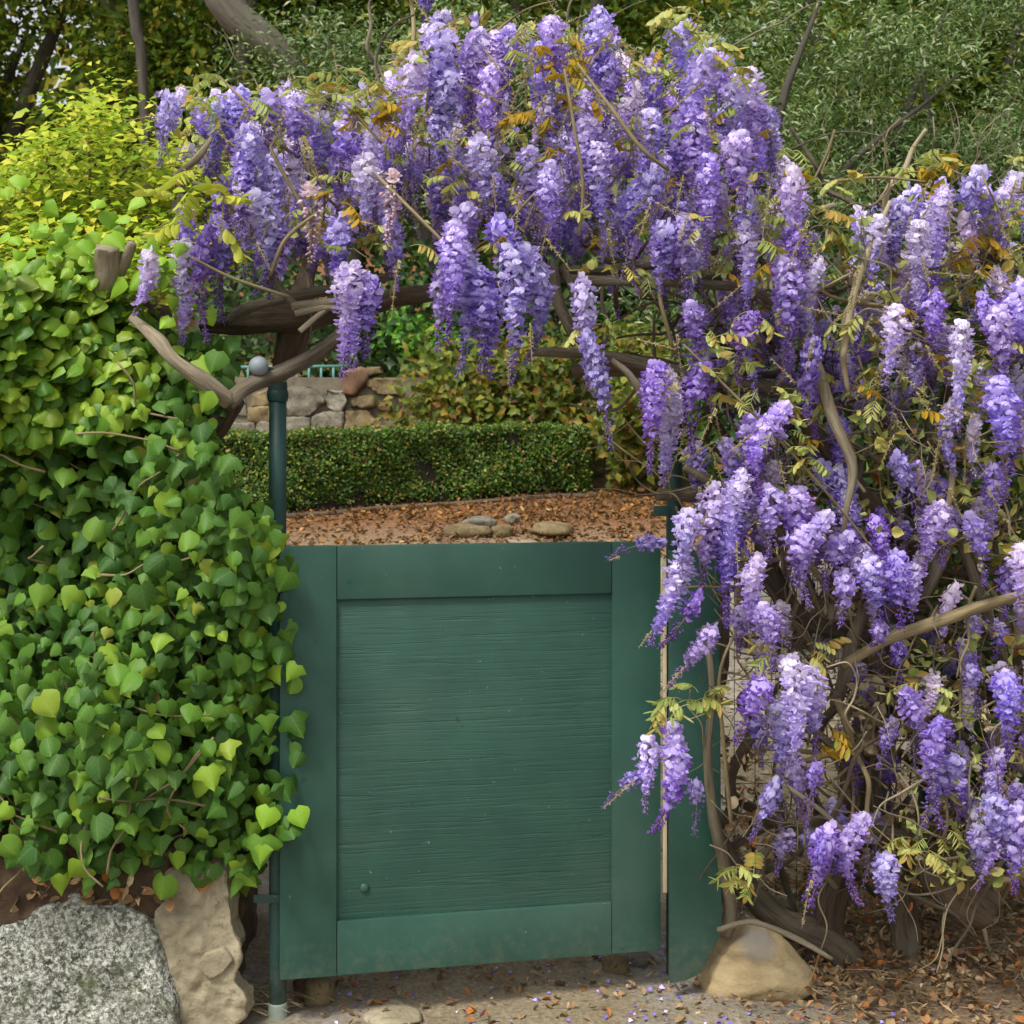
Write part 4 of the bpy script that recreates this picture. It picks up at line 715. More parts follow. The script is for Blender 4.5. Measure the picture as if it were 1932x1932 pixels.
for u0, v0, u1, v1, w_, st_ in HERO:
    Y = 3.8 + .1 * rng.random() + (.1 if v0 < 250 else 0); Y2 = Y + (.02 if v1 - v0 > 60 else .06)
    if u0 < 1260 and v0 > 1000: Y = 3.98; Y2 = 3.95
    ow = owner(u0, v0); cnt[ow.name] += 1; flower(ow, P(u0, v0, Y), P(u1, v1, Y2), w_ * Y / FPX, st_)
PA = [(290, 200), (330, 160), (470, 165), (620, 165), (720, 175), (755, 80), (830, 20), (960, 40), (1060, 50), (1140, 25), (1200, 120), (1270, 70), (1350, 80), (1420, 150), (1465, 250), (1490, 330), (1540, 420), (1550, 540), (1490, 590), (1400, 560), (1250, 480), (1100, 440), (1000, 400), (820, 360), (700, 380), (600, 430), (540, 470), (420, 480), (380, 440), (300, 440), (370, 330)]
PB = [(1225, 690), (1300, 560), (1550, 540), (1590, 760), (1590, 1000), (1480, 1090), (1340, 1020), (1250, 820)]
PC = [(1600, 420), (1690, 350), (1790, 330), (1960, 330), (1990, 900), (1850, 960), (1720, 900), (1620, 780), (1570, 600)]
PD = [(1690, 1290), (1840, 1240), (1990, 1240), (1990, 1560), (1880, 1560), (1740, 1430)]; PE = [(1590, 900), (1760, 880), (1830, 980), (1700, 1120), (1600, 1060)]
SP = ['pale', 'lav', 'vio', 'deep', 'pink', 'wisp']
def fill(poly, n, pr, Y0, Y1, lo=80, hi=190, merged=False):
    uv = spaced(poly, n, 4)
    for (u, v) in uv:
        ow = owner(u, v)
        mg = merged or cnt[ow.name] >= 299; cnt[ow.name] += not mg; Y = Y0 + (Y1 - Y0) * rng.random(); L = lo + (hi - lo) * rng.random() ** 1.5; st_ = SP[rng.choice(6, p=np.array(list(pr) + [.16, .32]) / 1.48)]; lean = rng.normal() * .16
        flower(ow, P(u, v, Y), P(u + lean * L, v + L, Y - .03), 0, st_, merged=mg)
fill(PA, 76, [.34, .42, .2, .04], 3.92, 4.1, 55, 160); fill(PB, 46, [.1, .3, .4, .2], 4.0, 4.4, 70, 150); fill(PA, 90, [.18, .4, .3, .12], 4.1, 4.4, 60, 170); fill(PA, 150, [.14, .36, .34, .16], 4.3, 4.85, 60, 150, True)
fill(PC, 56, [.45, .38, .15, .02], 3.9, 4.2, 60, 125); fill(PC, 46, [.25, .4, .28, .07], 4.2, 4.6, 60, 120, True); fill(PD, 24, [.05, .2, .45, .3], 4.0, 4.3, 60, 110); fill([(1380, 1120), (1720, 1130), (1700, 1480), (1430, 1460)], 16, [.05, .3, .4, .25], 4.05, 4.3, 60, 110); fill([(1780, 1080), (1990, 1060), (1990, 1280), (1800, 1250)], 10, [.2, .4, .3, .1], 4.0, 4.2, 60, 110); fill([(1800, 1480), (1990, 1440), (1990, 1640), (1850, 1600)], 12, [.1, .4, .4, .1], 3.95, 4.15, 60, 100); fill([(1450, 1480), (1680, 1540), (1650, 1640), (1480, 1600)], 8, [.02, .2, .5, .28], 4.1, 4.3, 50, 90); fill(PE, 18, [.1, .3, .45, .15], 4.0, 4.2, 60, 120)
fill([(1640, 1180), (1990, 1150), (1990, 1620), (1750, 1500)], 26, [.05, .2, .4, .35], 4.25, 4.6, 50, 100, True); fill([(1280, 560), (1580, 540), (1600, 800), (1400, 780)], 40, [.03, .2, .4, .37], 4.25, 4.6, 50, 110, True)
for root, mb in BACK.values(): tag(mb.build('inner_blossom', M_petal, root), kind='stuff')

# compound young leaves
def comp_leaf(seed, pairs, L, lw, droop, mat):
    r = np.random.default_rng(seed); mb = MB(); pts = []
    for t in np.linspace(0, 1, 6): pts.append((L * t * .8, 0, L * (.35 * t - .55 * t * t), .0011 * (1.2 - .6 * t)))
    V, F = tube(pts, 4, 2, 0); mb.add(V, F, rnd=.5); q = catmull(np.array(pts)[:, :3], 8)
    for k in range(pairs * 2 + 1):
        t = .25 + .75 * (k // 2 + 1) / (pairs + .5); c = q[min(int(t * len(q)), len(q) - 1)]; s_ = (1 if k % 2 else -1) if k < pairs * 2 else 0
        d = np.array([.25 + .25 * r.random(), s_ * (.6 - droop * .4), -droop - .15 + r.normal() * .15]); R = basis(np.array([[-.3, s_ * .6, 1 + .2 * r.normal()]]), -d[None])[0]
        V, F, A = LEAFLET[k % 3]; mb.add((V * lw * (.75 + .4 * r.random())) @ R.T + c, F, rnd=r.random() * .35)
    return mb.mesh('leaf', mat, True)
CL = [comp_leaf(i, 4 + i % 3, .07 + .012 * (i % 4), .03 + .004 * (i % 3), .5 + .25 * (i % 4), M_wleaf) for i in range(8)]; CB = [comp_leaf(20 + i, 4, .08, .036, .6 + .2 * i, M_bronze) for i in range(4)]; CLIME = [comp_leaf(40 + i, 5, .12, .05, .3, foliage('lime compound leaf', [(0, '#a9b83a'), (.5, '#c2cc50'), (1, '#d4d05c')], .5, .35)) for i in range(3)]
def put_leaf(root, u, v, Y, ms, s=1):
    a = rng.random() * 6.283; x = Vector((math.cos(a), math.sin(a) * .8 - .25, .35 * rng.normal())).normalized(); z = (Vector((.2 * rng.normal(), -.15, 1)) - x * x.z).normalized(); z = (z - x * z.dot(x)).normalized(); y = z.cross(x); M = Matrix((x * s, y * s, z * s)).transposed().to_4x4(); M.translation = P(u, v, Y); return link('leaf', ms[rng.integers(len(ms))], root, M)
LV = [(410, 170, 3), (365, 190, 3), (640, 140, 3), (690, 150, 4), (715, 160, 4), (730, 215, 2), (610, 190, 4), (660, 200, 4), (790, 90, 3), (830, 110, 2), (850, 260, 3), (870, 340, 3), (1000, 40, 2), (1260, 40, 4), (1290, 25, 3), (1330, 45, 4), (1350, 90, 3), (1375, 150, 3), (1200, 130, 2), (1480, 290, 3), (1580, 330, 3), (1560, 345, 2), (910, 380, 2), (960, 440, 3), (1200, 510, 3), (1330, 640, 4), (1390, 690, 4), (1290, 690, 3), (1420, 680, 3), (1500, 740, 3), (1440, 740, 4), (1460, 800, 4), (1370, 780, 2), (1520, 860, 3), (1550, 870, 3), (1265, 1335, 5), (1300, 1325, 5), (1350, 1310, 3), (1440, 1270, 3), (1530, 1230, 4), (1470, 1235, 3), (1760, 1300, 3), (1800, 1330, 3), (1740, 1610, 4), (1770, 1570, 3), (1720, 1580, 3), (1590, 420, 4), (1560, 400, 3), (1640, 560, 4), (1600, 600, 3), (1850, 660, 4), (1870, 700, 3), (1930, 300, 3), (1770, 300, 4), (1740, 320, 4), (1420, 450, 3), (1440, 420, 3), (1370, 480, 2), (700, 430, 3), (640, 470, 2), (560, 430, 2), (760, 460, 2), (1130, 600, 3), (1400, 1660, 4), (1380, 1640, 3), (1150, 490, 3)]
for u, v, k in LV:
    for _ in range(k): put_leaf(owner(u, v), u + rng.normal() * 14, v + rng.normal() * 10, 3.8 + .2 * rng.random(), CL, .8 + .35 * rng.random())
for u, v, k in [(1080, 110, 7), (1060, 170, 4), (950, 460, 4), (750, 210, 3), (640, 400, 3), (1840, 460, 6), (1840, 510, 6), (1800, 320, 5), (1780, 300, 3), (1380, 880, 4), (1020, 210, 3), (1800, 690, 2), (1560, 1390, 3), (870, 300, 2)]:
    for _ in range(k): put_leaf(owner(u, v), u + rng.normal() * 16, v + rng.normal() * 14, 3.86 + .2 * rng.random(), CB, .9 + .4 * rng.random())
for u, v in [(345, 385), (370, 350), (390, 390), (400, 420), (360, 430), (420, 380), (380, 330)]: put_leaf(arch, u, v, 3.85, CLIME, 1.1)
# spent bare spikes
def spike(seed, L):
    r = np.random.default_rng(seed); mb = MB(); cv = r.normal() * .04; V, F = tube([(cv * t * t, 0, -L * t, .0017 * (1.2 - .7 * t)) for t in np.linspace(0, 1, 6)], 4, 3, 0); mb.add(V, F, rnd=.4)
    for k in range(int(L * 340)):
        t = r.random(); a = r.random() * 6.28; c = np.array([cv * t * t, 0, -L * t]); d = np.array([math.cos(a), math.sin(a), -.3]); R = basis(unit(1), -d[None])[0]; V, F, A = quad_leaf(.3); mb.add(V * (.011 - .005 * t) @ R.T + c, F, rnd=r.random() * .5)
    return mb.mesh('flower_spike', M_spike)
SPK = [spike(i, L) for i, L in enumerate((.1, .14, .18, .22))]
def put_spike(u0, v0, u1, v1, Y=3.78):
    p0, p1 = P(u0, v0, Y), P(u1, v1, Y); d = p1 - p0; z = -d.normalized(); x = Vector((.3, 1, .1)); x = (x - z * x.dot(z)).normalized(); y = z.cross(x); i = min(3, int(np.argmin([abs(l - d.length) for l in (.1, .14, .18, .22)]))); s = d.length / (.1, .14, .18, .22)[i]
    M = Matrix((x, y, z * s)).transposed().to_4x4(); M.translation = p0; link('flower_spike', SPK[i], owner(u0, v0), M)
for q in [(752, 490, 735, 600), (955, 660, 962, 750), (1000, 610, 1003, 690), (1350, 770, 1310, 860), (1380, 850, 1440, 800), (1200, 640, 1275, 660), (1535, 640, 1520, 700), (1200, 1470, 1140, 1524), (1290, 1260, 1245, 1310), (1530, 1660, 1512, 1755), (1230, 1190, 1205, 1222), (1170, 1050, 1150, 1057), (820, 60, 880, 30), (960, 80, 1010, 40), (770, 160, 700, 180), (1000, 100, 1010, 190), (930, 330, 935, 400), (590, 180, 520, 160), (560, 200, 620, 240), (980, 380, 970, 450), (1390, 1020, 1392, 1090), (1500, 420, 1540, 470), (1620, 500, 1600, 590), (1700, 650, 1660, 690), (1030, 450, 1075, 510), (860, 240, 850, 300), (1030, 180, 990, 240), (1330, 180, 1340, 260), (470, 200, 440, 240)]: put_spike(*q)
for poly, n_ in ((PA, 150), (PB, 34), (PC, 70)):
    for u, v in sample(poly, n_):
        L_ = 50 + 70 * rng.random(); a_ = rng.normal() * .7 + (3.14 if rng.random() < .15 else 0); put_spike(u, v, u + math.sin(a_) * L_, v + math.cos(a_) * L_, 3.8 + .3 * rng.random())
for poly, n_ in ((PA, 120), (PB, 30), (PC, 50)):
    for u, v in sample(poly, n_): put_leaf(owner(u, v), u, v, 3.84 + .3 * rng.random(), CL if rng.random() < .75 else CB, .7 + .4 * rng.random())

# ------------------------------------------------------------------ wisteria wood
def wood(root, name, pts, mat, sides=9, lump=.14, seed=0):
    q = [(*P(u, v, Y), r * Y / FPX) for u, v, Y, r in pts]; V, F = tube(q, sides, 6, lump, seed); return mk(name, V, F, mat, root, smooth=True)
B = [('trunk', arch, M_barkd, [(380, 618, 4.3, 12), (430, 610, 4.28, 19), (480, 606, 4.25, 24), (570, 600, 4.25, 27), (640, 585, 4.3, 22), (760, 560, 4.35, 17), (900, 545, 4.4, 16), (1040, 550, 4.4, 14)]),
     ('trunk', arch, M_barkd, [(525, 712, 4.35, 15), (545, 660, 4.32, 26), (560, 600, 4.32, 28), (580, 520, 4.5, 16), (600, 430, 4.65, 9)]),
     ('branch', arch, M_barkp, [(250, 600, 3.9, 9), (300, 645, 3.82, 13), (330, 680, 3.8, 14), (385, 720, 3.8, 17), (432, 758, 3.84, 17)]),
     ('branch', arch, M_bark, [(428, 762, 3.84, 18), (470, 728, 3.88, 15), (540, 698, 3.98, 15), (600, 665, 4.05, 14), (660, 620, 4.1, 11)]),
     ('branch', arch, M_barkd, [(440, 755, 3.96, 22), (412, 795, 4.02, 27), (370, 840, 4.12, 28), (300, 900, 4.25, 30)]),
     ('branch', arch, M_bark, [(430, 605, 4.1, 9), (470, 580, 4.08, 11), (540, 562, 4.08, 11), (620, 548, 4.1, 10), (740, 520, 4.2, 8)]),
     ('branch', arch, M_barkp, [(550, 578, 3.98, 8), (590, 574, 3.98, 8), (640, 568, 4.0, 7)]), ('branch', arch, M_barkp, [(556, 592, 3.97, 7), (600, 582, 3.98, 7), (645, 580, 4.0, 6)]), ('branch', arch, M_barkp, [(565, 625, 3.95, 5), (600, 596, 3.97, 5), (625, 578, 4.0, 4)]),
     ('branch', arch, M_bark, [(500, 500, 3.95, 4), (530, 545, 3.97, 7), (570, 590, 4.0, 8)]), ('twig', arch, M_twig, [(360, 485, 3.83, 2.5), (440, 525, 3.83, 3), (545, 560, 3.86, 3.5)]),
     ('branch', arch, M_bark, [(1050, 512, 4.05, 9), (1150, 508, 4.02, 10), (1230, 495, 4.02, 12), (1290, 478, 4.05, 11), (1350, 470, 4.1, 10)]),
     ('branch', arch, M_bark, [(1040, 520, 4.05, 8), (1130, 530, 4.0, 9), (1250, 533, 4.0, 9), (1400, 545, 4.02, 9), (1480, 580, 4.05, 9)]),
     ('branch', arch, M_bark, [(1140, 490, 4.1, 7), (1250, 505, 4.08, 8), (1340, 525, 4.08, 8), (1420, 500, 4.1, 8)]),
     ('branch', arch, M_bark, [(1042, 490, 3.98, 10), (1050, 560, 3.98, 11), (1075, 620, 4.0, 10), (1100, 650, 4.05, 8)]), ('branch', arch, M_bark, [(1060, 500, 4.02, 7), (1085, 560, 4.02, 7), (1080, 630, 4.06, 6)]),
     ('branch', arch, M_bark, [(1000, 665, 4.2, 7), (1060, 665, 4.15, 9), (1130, 668, 4.12, 10), (1230, 690, 4.12, 13), (1330, 715, 4.15, 15), (1480, 738, 4.15, 16), (1560, 765, 4.2, 14)]),
     ('branch', arch, M_barkd, [(1080, 700, 4.25, 14), (1170, 690, 4.22, 18), (1250, 700, 4.25, 22), (1360, 740, 4.3, 22)]), ('branch', arch, M_barkp, [(1155, 680, 4.0, 5), (1185, 705, 3.98, 7), (1210, 745, 4.0, 8), (1225, 790, 4.08, 7)]),
     ('branch', arch, M_bark, [(1240, 935, 4.2, 11), (1290, 932, 4.22, 12), (1345, 940, 4.25, 12), (1420, 960, 4.3, 12)]), ('branch', arch, M_bark, [(1290, 880, 4.1, 7), (1330, 905, 4.1, 9), (1370, 940, 4.14, 9)]),
     ('twig', arch, M_twig, [(1250, 500, 4.0, 3), (1245, 560, 3.97, 4), (1265, 640, 3.98, 4), (1270, 670, 4.0, 3)]),
     ('branch', arch, M_barkp, [(1365, 1765, 4.27, 14), (1378, 1715, 4.25, 13), (1362, 1620, 4.2, 12), (1343, 1520, 4.15, 10), (1335, 1420, 4.12, 8), (1345, 1300, 4.1, 7), (1330, 1180, 4.1, 6)]),
     ('trunk', arch, M_bark, [(1640, 1850, 4.5, 30), (1560, 1775, 4.5, 28), (1480, 1740, 4.48, 25), (1420, 1690, 4.45, 24), (1365, 1630, 4.42, 26), (1330, 1560, 4.4, 26), (1325, 1450, 4.4, 20), (1340, 1350, 4.4, 18), (1360, 1200, 4.4, 17), (1350, 1050, 4.4, 16), (1330, 930, 4.4, 14)]),
     ('branch', arch, M_bark, [(1345, 1560, 4.4, 13), (1380, 1530, 4.4, 12), (1380, 1460, 4.4, 10), (1420, 1380, 4.4, 10), (1400, 1320, 4.42, 10), (1450, 1295, 4.42, 10)]),
     ('branch', arch, M_barkd, [(1430, 900, 4.3, 16), (1440, 1000, 4.28, 18), (1455, 1090, 4.26, 19), (1510, 1165, 4.25, 17), (1580, 1190, 4.25, 16), (1640, 1200, 4.28, 13)]),
     ('branch', rgt, M_barkp, [(1515, 640, 4.0, 9), (1545, 700, 3.95, 11), (1570, 790, 3.94, 11), (1608, 880, 3.94, 9), (1598, 960, 3.95, 6), (1590, 1010, 3.98, 4)]),
     ('branch', rgt, M_twig, [(1590, 1255, 4.02, 9), (1680, 1205, 3.98, 11), (1780, 1170, 3.95, 12), (1860, 1140, 3.94, 10), (1990, 1105, 3.95, 8)]),
     ('branch', rgt, M_bark, [(1575, 1330, 4.15, 10), (1595, 1270, 4.1, 12), (1610, 1200, 4.12, 12), (1660, 1100, 4.2, 10)]),
     ('trunk', rgt, M_barkd, [(1545, 1840, 4.55, 46), (1555, 1775, 4.55, 40), (1560, 1700, 4.52, 34), (1590, 1600, 4.5, 34), (1620, 1500, 4.5, 38), (1635, 1400, 4.5, 36), (1680, 1250, 4.5, 26), (1720, 1100, 4.55, 20), (1760, 900, 4.55, 16), (1800, 700, 4.5, 13)]),
     ('trunk', rgt, M_bark, [(1720, 1850, 4.5, 28), (1705, 1720, 4.5, 26), (1680, 1600, 4.45, 22), (1660, 1500, 4.42, 20), (1670, 1400, 4.42, 16), (1720, 1330, 4.45, 13)]),
     ('trunk', rgt, M_barkd, [(1730, 1600, 4.4, 34), (1770, 1640, 4.36, 44), (1820, 1690, 4.33, 46), (1865, 1725, 4.32, 40)]),
     ('branch', rgt, M_bark, [(1380, 1500, 4.5, 12), (1480, 1560, 4.5, 9), (1560, 1580, 4.5, 10), (1600, 1590, 4.5, 10)]), ('branch', rgt, M_bark, [(1440, 1640, 4.5, 10), (1500, 1610, 4.48, 10), (1560, 1540, 4.48, 9), (1630, 1480, 4.46, 8)]),
     ('twig', rgt, M_barkp, [(1480, 1480, 4.1, 4), (1550, 1530, 4.05, 5), (1600, 1575, 4.06, 5)]), ('branch', rgt, M_bark, [(1540, 1480, 4.3, 6), (1545, 1380, 4.3, 8), (1580, 1330, 4.2, 9)]),
     ('branch', rgt, M_barkd, [(1500, 770, 4.2, 15), (1560, 840, 4.2, 16), (1620, 920, 4.22, 16), (1700, 1010, 4.25, 18), (1740, 1060, 4.3, 14)]), ('branch', rgt, M_bark, [(1800, 1000, 4.1, 10), (1770, 1070, 4.06, 12), (1740, 1130, 4.05, 9)]), ('branch', rgt, M_bark, [(1810, 1020, 4.1, 9), (1850, 1120, 4.12, 10), (1870, 1200, 4.2, 10)]),
     ('twig', rgt, M_straw, [(1800, 830, 4.0, 5), (1795, 920, 3.97, 6), (1780, 990, 3.98, 5)]), ('twig', rgt, M_straw, [(1680, 380, 3.9, 4), (1640, 470, 3.88, 6), (1610, 560, 3.88, 7), (1590, 680, 3.9, 6)]), ('twig', rgt, M_straw, [(1650, 560, 3.93, 5), (1600, 580, 3.93, 4), (1590, 660, 3.95, 6), (1600, 740, 3.96, 5)]),
     ('branch', rgt, M_bark, [(1905, 440, 4.1, 10), (1870, 420, 4.05, 18), (1865, 470, 4.05, 20), (1900, 540, 4.1, 16), (1930, 620, 4.2, 14)]),
     ('twig', arch, M_twig, [(1530, 350, 3.9, 2), (1560, 290, 3.9, 3), (1575, 245, 3.9, 2.5)]), ('twig', arch, M_twig, [(1480, 370, 3.9, 3), (1560, 345, 3.92, 2.5), (1660, 335, 3.95, 2.5), (1760, 345, 3.96, 2)]), ('twig', arch, M_barkp, [(1535, 400, 4.1, 6), (1565, 390, 4.1, 6), (1575, 387, 4.1, 5)]),
     ('twig', arch, M_twig, [(1090, 120, 3.85, 2.5), (1150, 200, 3.8, 3.5), (1210, 280, 3.8, 4), (1260, 320, 3.84, 3.5)]), ('twig', arch, M_twig, [(1065, 130, 3.83, 2.5), (1085, 250, 3.8, 3.2), (1100, 350, 3.8, 3.2), (1092, 445, 3.82, 2.5)]), ('twig', arch, M_twig, [(690, 310, 3.85, 3), (760, 380, 3.8, 3.4), (820, 440, 3.8, 3.4), (845, 465, 3.82, 3)]), ('twig', arch, M_twig, [(720, 270, 3.85, 2.4), (665, 210, 3.85, 2.4), (640, 190, 3.88, 2)]), ('twig', arch, M_twig, [(930, 470, 3.86, 2), (960, 420, 3.84, 2.4), (1040, 330, 3.83, 2.2)]), ('twig', arch, M_twig, [(600, 400, 3.86, 3), (540, 450, 3.84, 4), (510, 520, 3.88, 4)]), ('twig', arch, M_twig, [(600, 440, 3.9, 3), (520, 300, 3.86, 3.4), (515, 270, 3.86, 2), (540, 250, 3.88, 2)]),
     ('twig', arch, M_twig, [(415, 145, 3.95, 2), (450, 180, 3.92, 2.4), (520, 240, 3.9, 2.4)]), ('branch', arch, M_barkp, [(330, 330, 4.0, 5), (370, 300, 3.95, 7), (400, 260, 3.95, 4)]), ('branch', arch, M_barkp, [(365, 345, 3.98, 5), (400, 355, 3.96, 6), (470, 365, 4.0, 5)]), ('twig', arch, M_twig, [(1290, 650, 3.86, 2), (1380, 740, 3.84, 2.6), (1470, 830, 3.84, 2.8), (1560, 930, 3.86, 2.6), (1650, 1040, 3.9, 2)]),
     ('twig', arch, M_barkp, [(1355, 1755, 4.18, 6), (1420, 1740, 4.14, 5), (1500, 1770, 4.12, 6), (1570, 1810, 4.1, 4)]), ('twig', arch, M_twig, [(1420, 1140, 4.1, 3), (1360, 1260, 4.08, 3), (1365, 1400, 4.1, 4), (1380, 1560, 4.15, 4)])]
for i, (nm, root, m, pts) in enumerate(B): wood(root, nm, pts, m, 18 if nm == 'trunk' else 11, .05 if nm == 'twig' else .15, i)
def tangle(root, poly, n, Y0, Y1, r0, r1, mats, step=45, segs=6, down=0):
    for k in range(n):
        u, v = sample(poly, 1)[0]; Y = Y0 + (Y1 - Y0) * rng.random(); a = rng.random() * 6.283; q = []; r_ = r0 + (r1 - r0) * rng.random() ** 2
        for j in range(segs): q.append((u, v, Y, r_ * (1 - .6 * j / segs))); a += rng.normal() * .45; u += math.cos(a) * step; v += math.sin(a) * step + down; Y += rng.normal() * .03
        if min(t_[0] for t_ in q) < 1275 and max(t_[1] for t_ in q) > 1000: continue
        wood(root, 'twig' if r_ < 5 else 'branch', q, mats[rng.integers(len(mats))], 5 if r_ < 4 else 7, .08, k)
tangle(arch, PA, 70, 4.0, 4.6, 1.6, 5, [M_twig, M_bark, M_twig, M_barkp]); tangle(arch, PB, 40, 4.1, 4.5, 1.8, 9, [M_twig, M_bark, M_barkd])
tangle(arch, [(1060, 470), (1560, 450), (1560, 720), (1240, 690)], 26, 4.1, 4.5, 2, 9, [M_bark, M_barkd, M_twig]); tangle(rgt, PC, 60, 4.0, 4.6, 2, 8, [M_straw, M_bark, M_twig, M_barkd])
tangle(rgt, [(1500, 1000), (1990, 950), (1990, 1650), (1560, 1700), (1400, 1500)], 110, 4.1, 4.7, 2, 11, [M_straw, M_bark, M_twig, M_barkd, M_bark], 55); tangle(rgt, PC, 100, 3.84, 4.15, 1, 3.4, [M_straw, M_twig, M_barkp], 34); tangle(rgt, [(1420, 900), (1990, 850), (1990, 1650), (1480, 1650)], 200, 3.95, 4.4, 1, 4, [M_straw, M_barkp, M_twig, M_bark, M_barkp], 36); tangle(arch, [(1230, 880), (1480, 780), (1500, 1200), (1400, 1650), (1330, 1600)], 50, 4.05, 4.3, 1, 4, [M_straw, M_barkp, M_twig], 36)
tangle(rgt, [(1650, 1180), (1990, 1150), (1990, 1650), (1700, 1650)], 45, 4.0, 4.3, 1.5, 4, [M_straw, M_straw, M_barkp], 40, 6, 8)
# dry leaves caught inside the tangles; inner leaf filler added to darken the gaps
def inner(root, poly, n, Y0, Y1, mat, size, nm='dry_leaves'):
    uv = sample(poly, n); pos = PP(uv, Y0 + (Y1 - Y0) * rng.random(n)); R = basis(unit(n) + [0, -.6, .2], unit(n)); tag(scatter(DEAD + OVAL, pos, R, size * (.6 + .8 * rng.random(n))).build(nm, mat, root), kind='stuff')
inner(rgt, [(1420, 850), (1990, 820), (1990, 1680), (1690, 1720), (1620, 1150)], 700, 4.25, 4.75, M_litter, .045); inner(rgt, [(1560, 500), (1990, 380), (1990, 1650), (1760, 1600), (1660, 1150)], 1500, 4.3, 4.8, M_ever, .05, 'inner_foliage'); inner(arch, PA, 1500, 4.4, 5.0, M_wleaf, .04, 'inner_foliage'); inner(arch, [(1340, 1380), (1440, 1400), (1440, 1600), (1350, 1600)], 70, 4.25, 4.45, M_litter, .034)
inner(rgt, [(1590, 430), (1990, 340), (1990, 1100), (1620, 1000)], 700, 3.9, 4.3, M_wleaf, .034, 'young_foliage'); inner(rgt, [(1700, 1200), (1990, 1180), (1990, 1650), (1700, 1680)], 380, 3.98, 4.25, M_wleaf, .032, 'young_foliage')
inner(rgt, [(1590, 1300), (1680, 1280), (1690, 1400), (1610, 1410)], 90, 4.1, 4.25, M_straw, .04)

# wire fence behind the right wisteria
wf = thing('wire_fence', P(1745, 1700, 4.85), 'thin wire fence with a green steel post behind the right-hand wisteria tangle', 'fence')
px = P(1745, 0, 4.85).x; V, F = tube([(px, 4.85, 0, .022), (px, 4.85, .8, .022), (px, 4.85, 1.75, .022)], 12, 2, 0); mk('post', V, F, M_iron, wf, smooth=True)
mb = MB()
for k in range(22): z = .05 + k * .07; V, F = tube([(.75, 4.86, z, .0012), (1.6, 4.86, z + .004, .0012), (2.6, 4.86, z, .0012)], 4, 2, 0); mb.add(V, F)
for k in range(26): x = .75 + k * .07; V, F = tube([(x, 4.863, .02, .0012), (x, 4.863, .8, .0012), (x, 4.863, 1.55, .0012)], 4, 2, 0); mb.add(V, F)
mb.build('mesh_wire', M_wire, wf)

# ------------------------------------------------------------------ litter and petals on the ground
def on_ground(name, label, cat, x, y, bases, size, mat, lift=.01, tilt=.35, col=None):
    n = len(x); pos = np.stack([x, y, gz(x, y) + lift * rng.random(n) + .004], 1); R = basis(unit(n) * tilt + [0, 0, 1], unit(n)); o = scatter(bases, pos, R, size * (.6 + .8 * rng.random(n))).build(name, mat); return tag(o, label, cat, kind='stuff')
n = 9000; x = .62 + rng.random(n) * 2.2; y = 3.95 + rng.random(n) ** 1.2 * 1.5; k = rng.random(n) < np.clip((x - .55) / .6, .12, 1) * np.clip((y - 3.9) * 2.2, .35, 1); on_ground('leaf_litter', 'brown dead leaves lying thick under the right-hand wisteria', 'leaf litter', x[k], y[k], DEAD, .026, M_litter, .035, .55)
n = 420; x = -.6 + rng.random(n) * 1.4; y = 4.0 + rng.random(n) * .6; on_ground('leaf_litter', 'scattered brown leaf scraps on the dirt before and under the gate', 'leaf litter', x, y, DEAD, .024, M_litter, .008)
n = 8000; x = -2.6 + rng.random(n) * 4.2; y = 8.6 + rng.random(n) * 3.2; on_ground('fallen_leaves', 'orange-brown fallen leaves covering the mulch before the hedge', 'fallen leaves', x, y, DEAD, .034, M_orange, .02, .35)
n = 2600; x = .35 + rng.random(n) * 2.2; y = 4.6 + rng.random(n) * 3; on_ground('gravel_litter', 'mixed gravel and leaf scraps on the slope seen through the wisteria trunks', 'gravel', x, y, DEAD + OVAL, .03, M_straw, .015, .5)
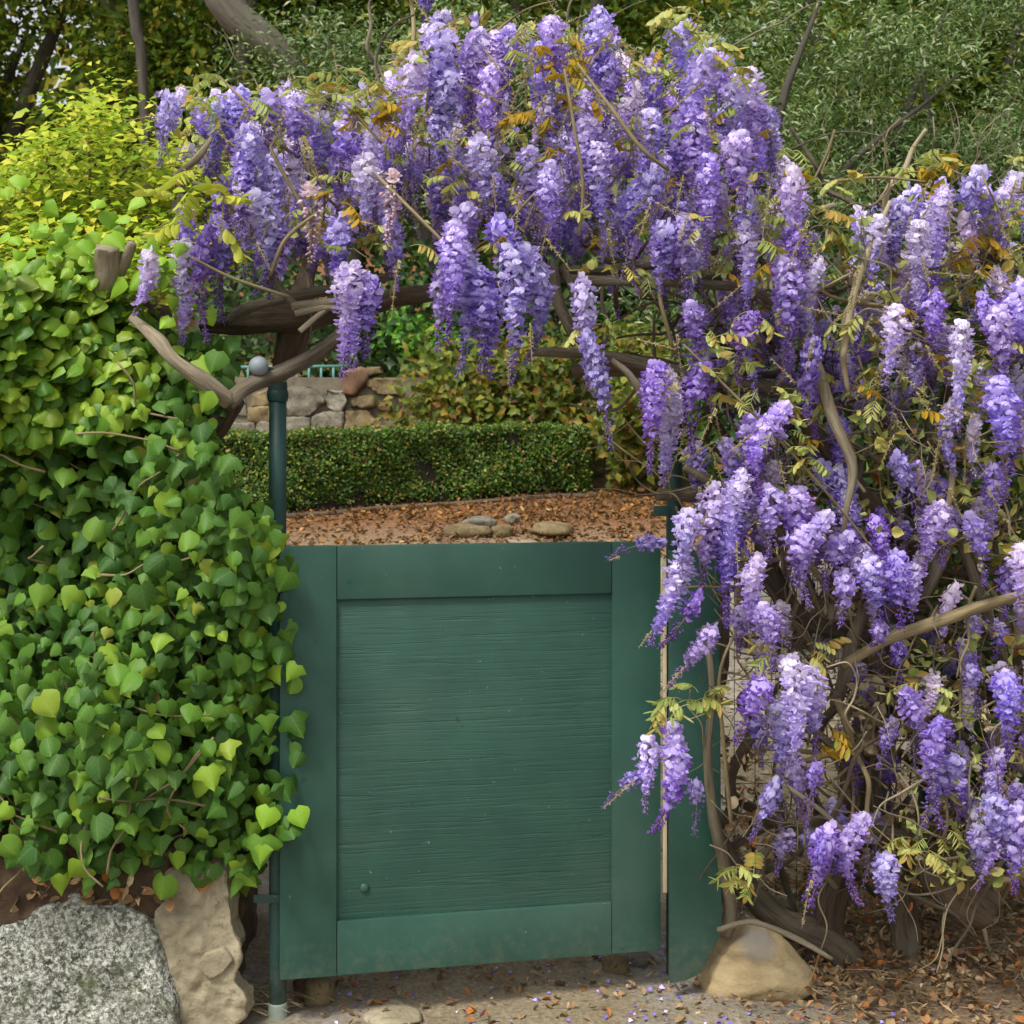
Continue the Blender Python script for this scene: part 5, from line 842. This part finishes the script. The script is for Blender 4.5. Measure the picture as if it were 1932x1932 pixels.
m_, t_, N_, L_, b_ = new_mat('fallen petal'); a_ = N_.new('ShaderNodeAttribute'); a_.attribute_name = 'rnd'; r_ = ramp(N_, [(0, '#6f55c4'), (.5, '#9a86e0'), (.8, '#b9adf0'), (1, '#d9d4f4')]); L_.new(a_.outputs['Fac'], r_.inputs[0]); L_.new(r_.outputs[0], b_.inputs['Base Color']); b_.inputs['Roughness'].default_value = .6
n = 210; x = np.concatenate([-.55 + rng.random(110) * 1.2, .3 + rng.random(100) * 1.3]); y = 3.98 + rng.random(n) ** 1.3 * .55; on_ground('fallen_petals', 'violet wisteria petals scattered on the dirt in front of the gate', 'petals', x, y, [quad_leaf(.45, .2, .25), quad_leaf(.38, -.2, .3)], .014, m_, .006, .5)
n = 500; x = -1.6 + rng.random(n) * 1.05; y = 3.93 + rng.random(n) * .2; pos = np.stack([x, y, P(0, 1700, 3.95).z - (x + 1.2) * .02 + .06 * rng.random(n)], 1); R = basis(unit(n) + [0, -.4, .8], unit(n)); k = (x < -1.0) | ((rng.random(n) < .3) & (x < -.86))
tag(scatter(DEAD, pos[k], R[k], .03 + .03 * rng.random(k.sum())).build('dry_leaves', M_litter), 'reddish dry leaves on the ledge between the ivy and the lichen boulder', 'dry leaves', kind='stuff')
n = 240
mb = MB()
for k in range(n):
    if k < 50: x, y = -.76 + .1 * rng.random(), 4.08 + .1 * rng.random()
    else: x, y = .7 + 1.7 * rng.random(), 4.02 + .7 * rng.random()
    a = rng.random() * 6.28; L = .05 + .1 * rng.random(); z = float(gz(x, y)) + .012 + (.03 * rng.random() if k > 50 else .05 * rng.random()); c = [(x, y, z, .0015), (x + math.cos(a) * L * .5, y + math.sin(a) * L * .4, z + .015 * rng.random(), .0014), (x + math.cos(a + .5) * L, y + math.sin(a) * L * .8, z - .004, .001)]; V, F = tube(c, 4, 3, 0); mb.add(V, F, rnd=rng.random())
tag(mb.build('dry_stalks', M_straw), 'dry stalks and rootlets lying on the ground by the posts and wisteria', 'dry stalks', kind='stuff')
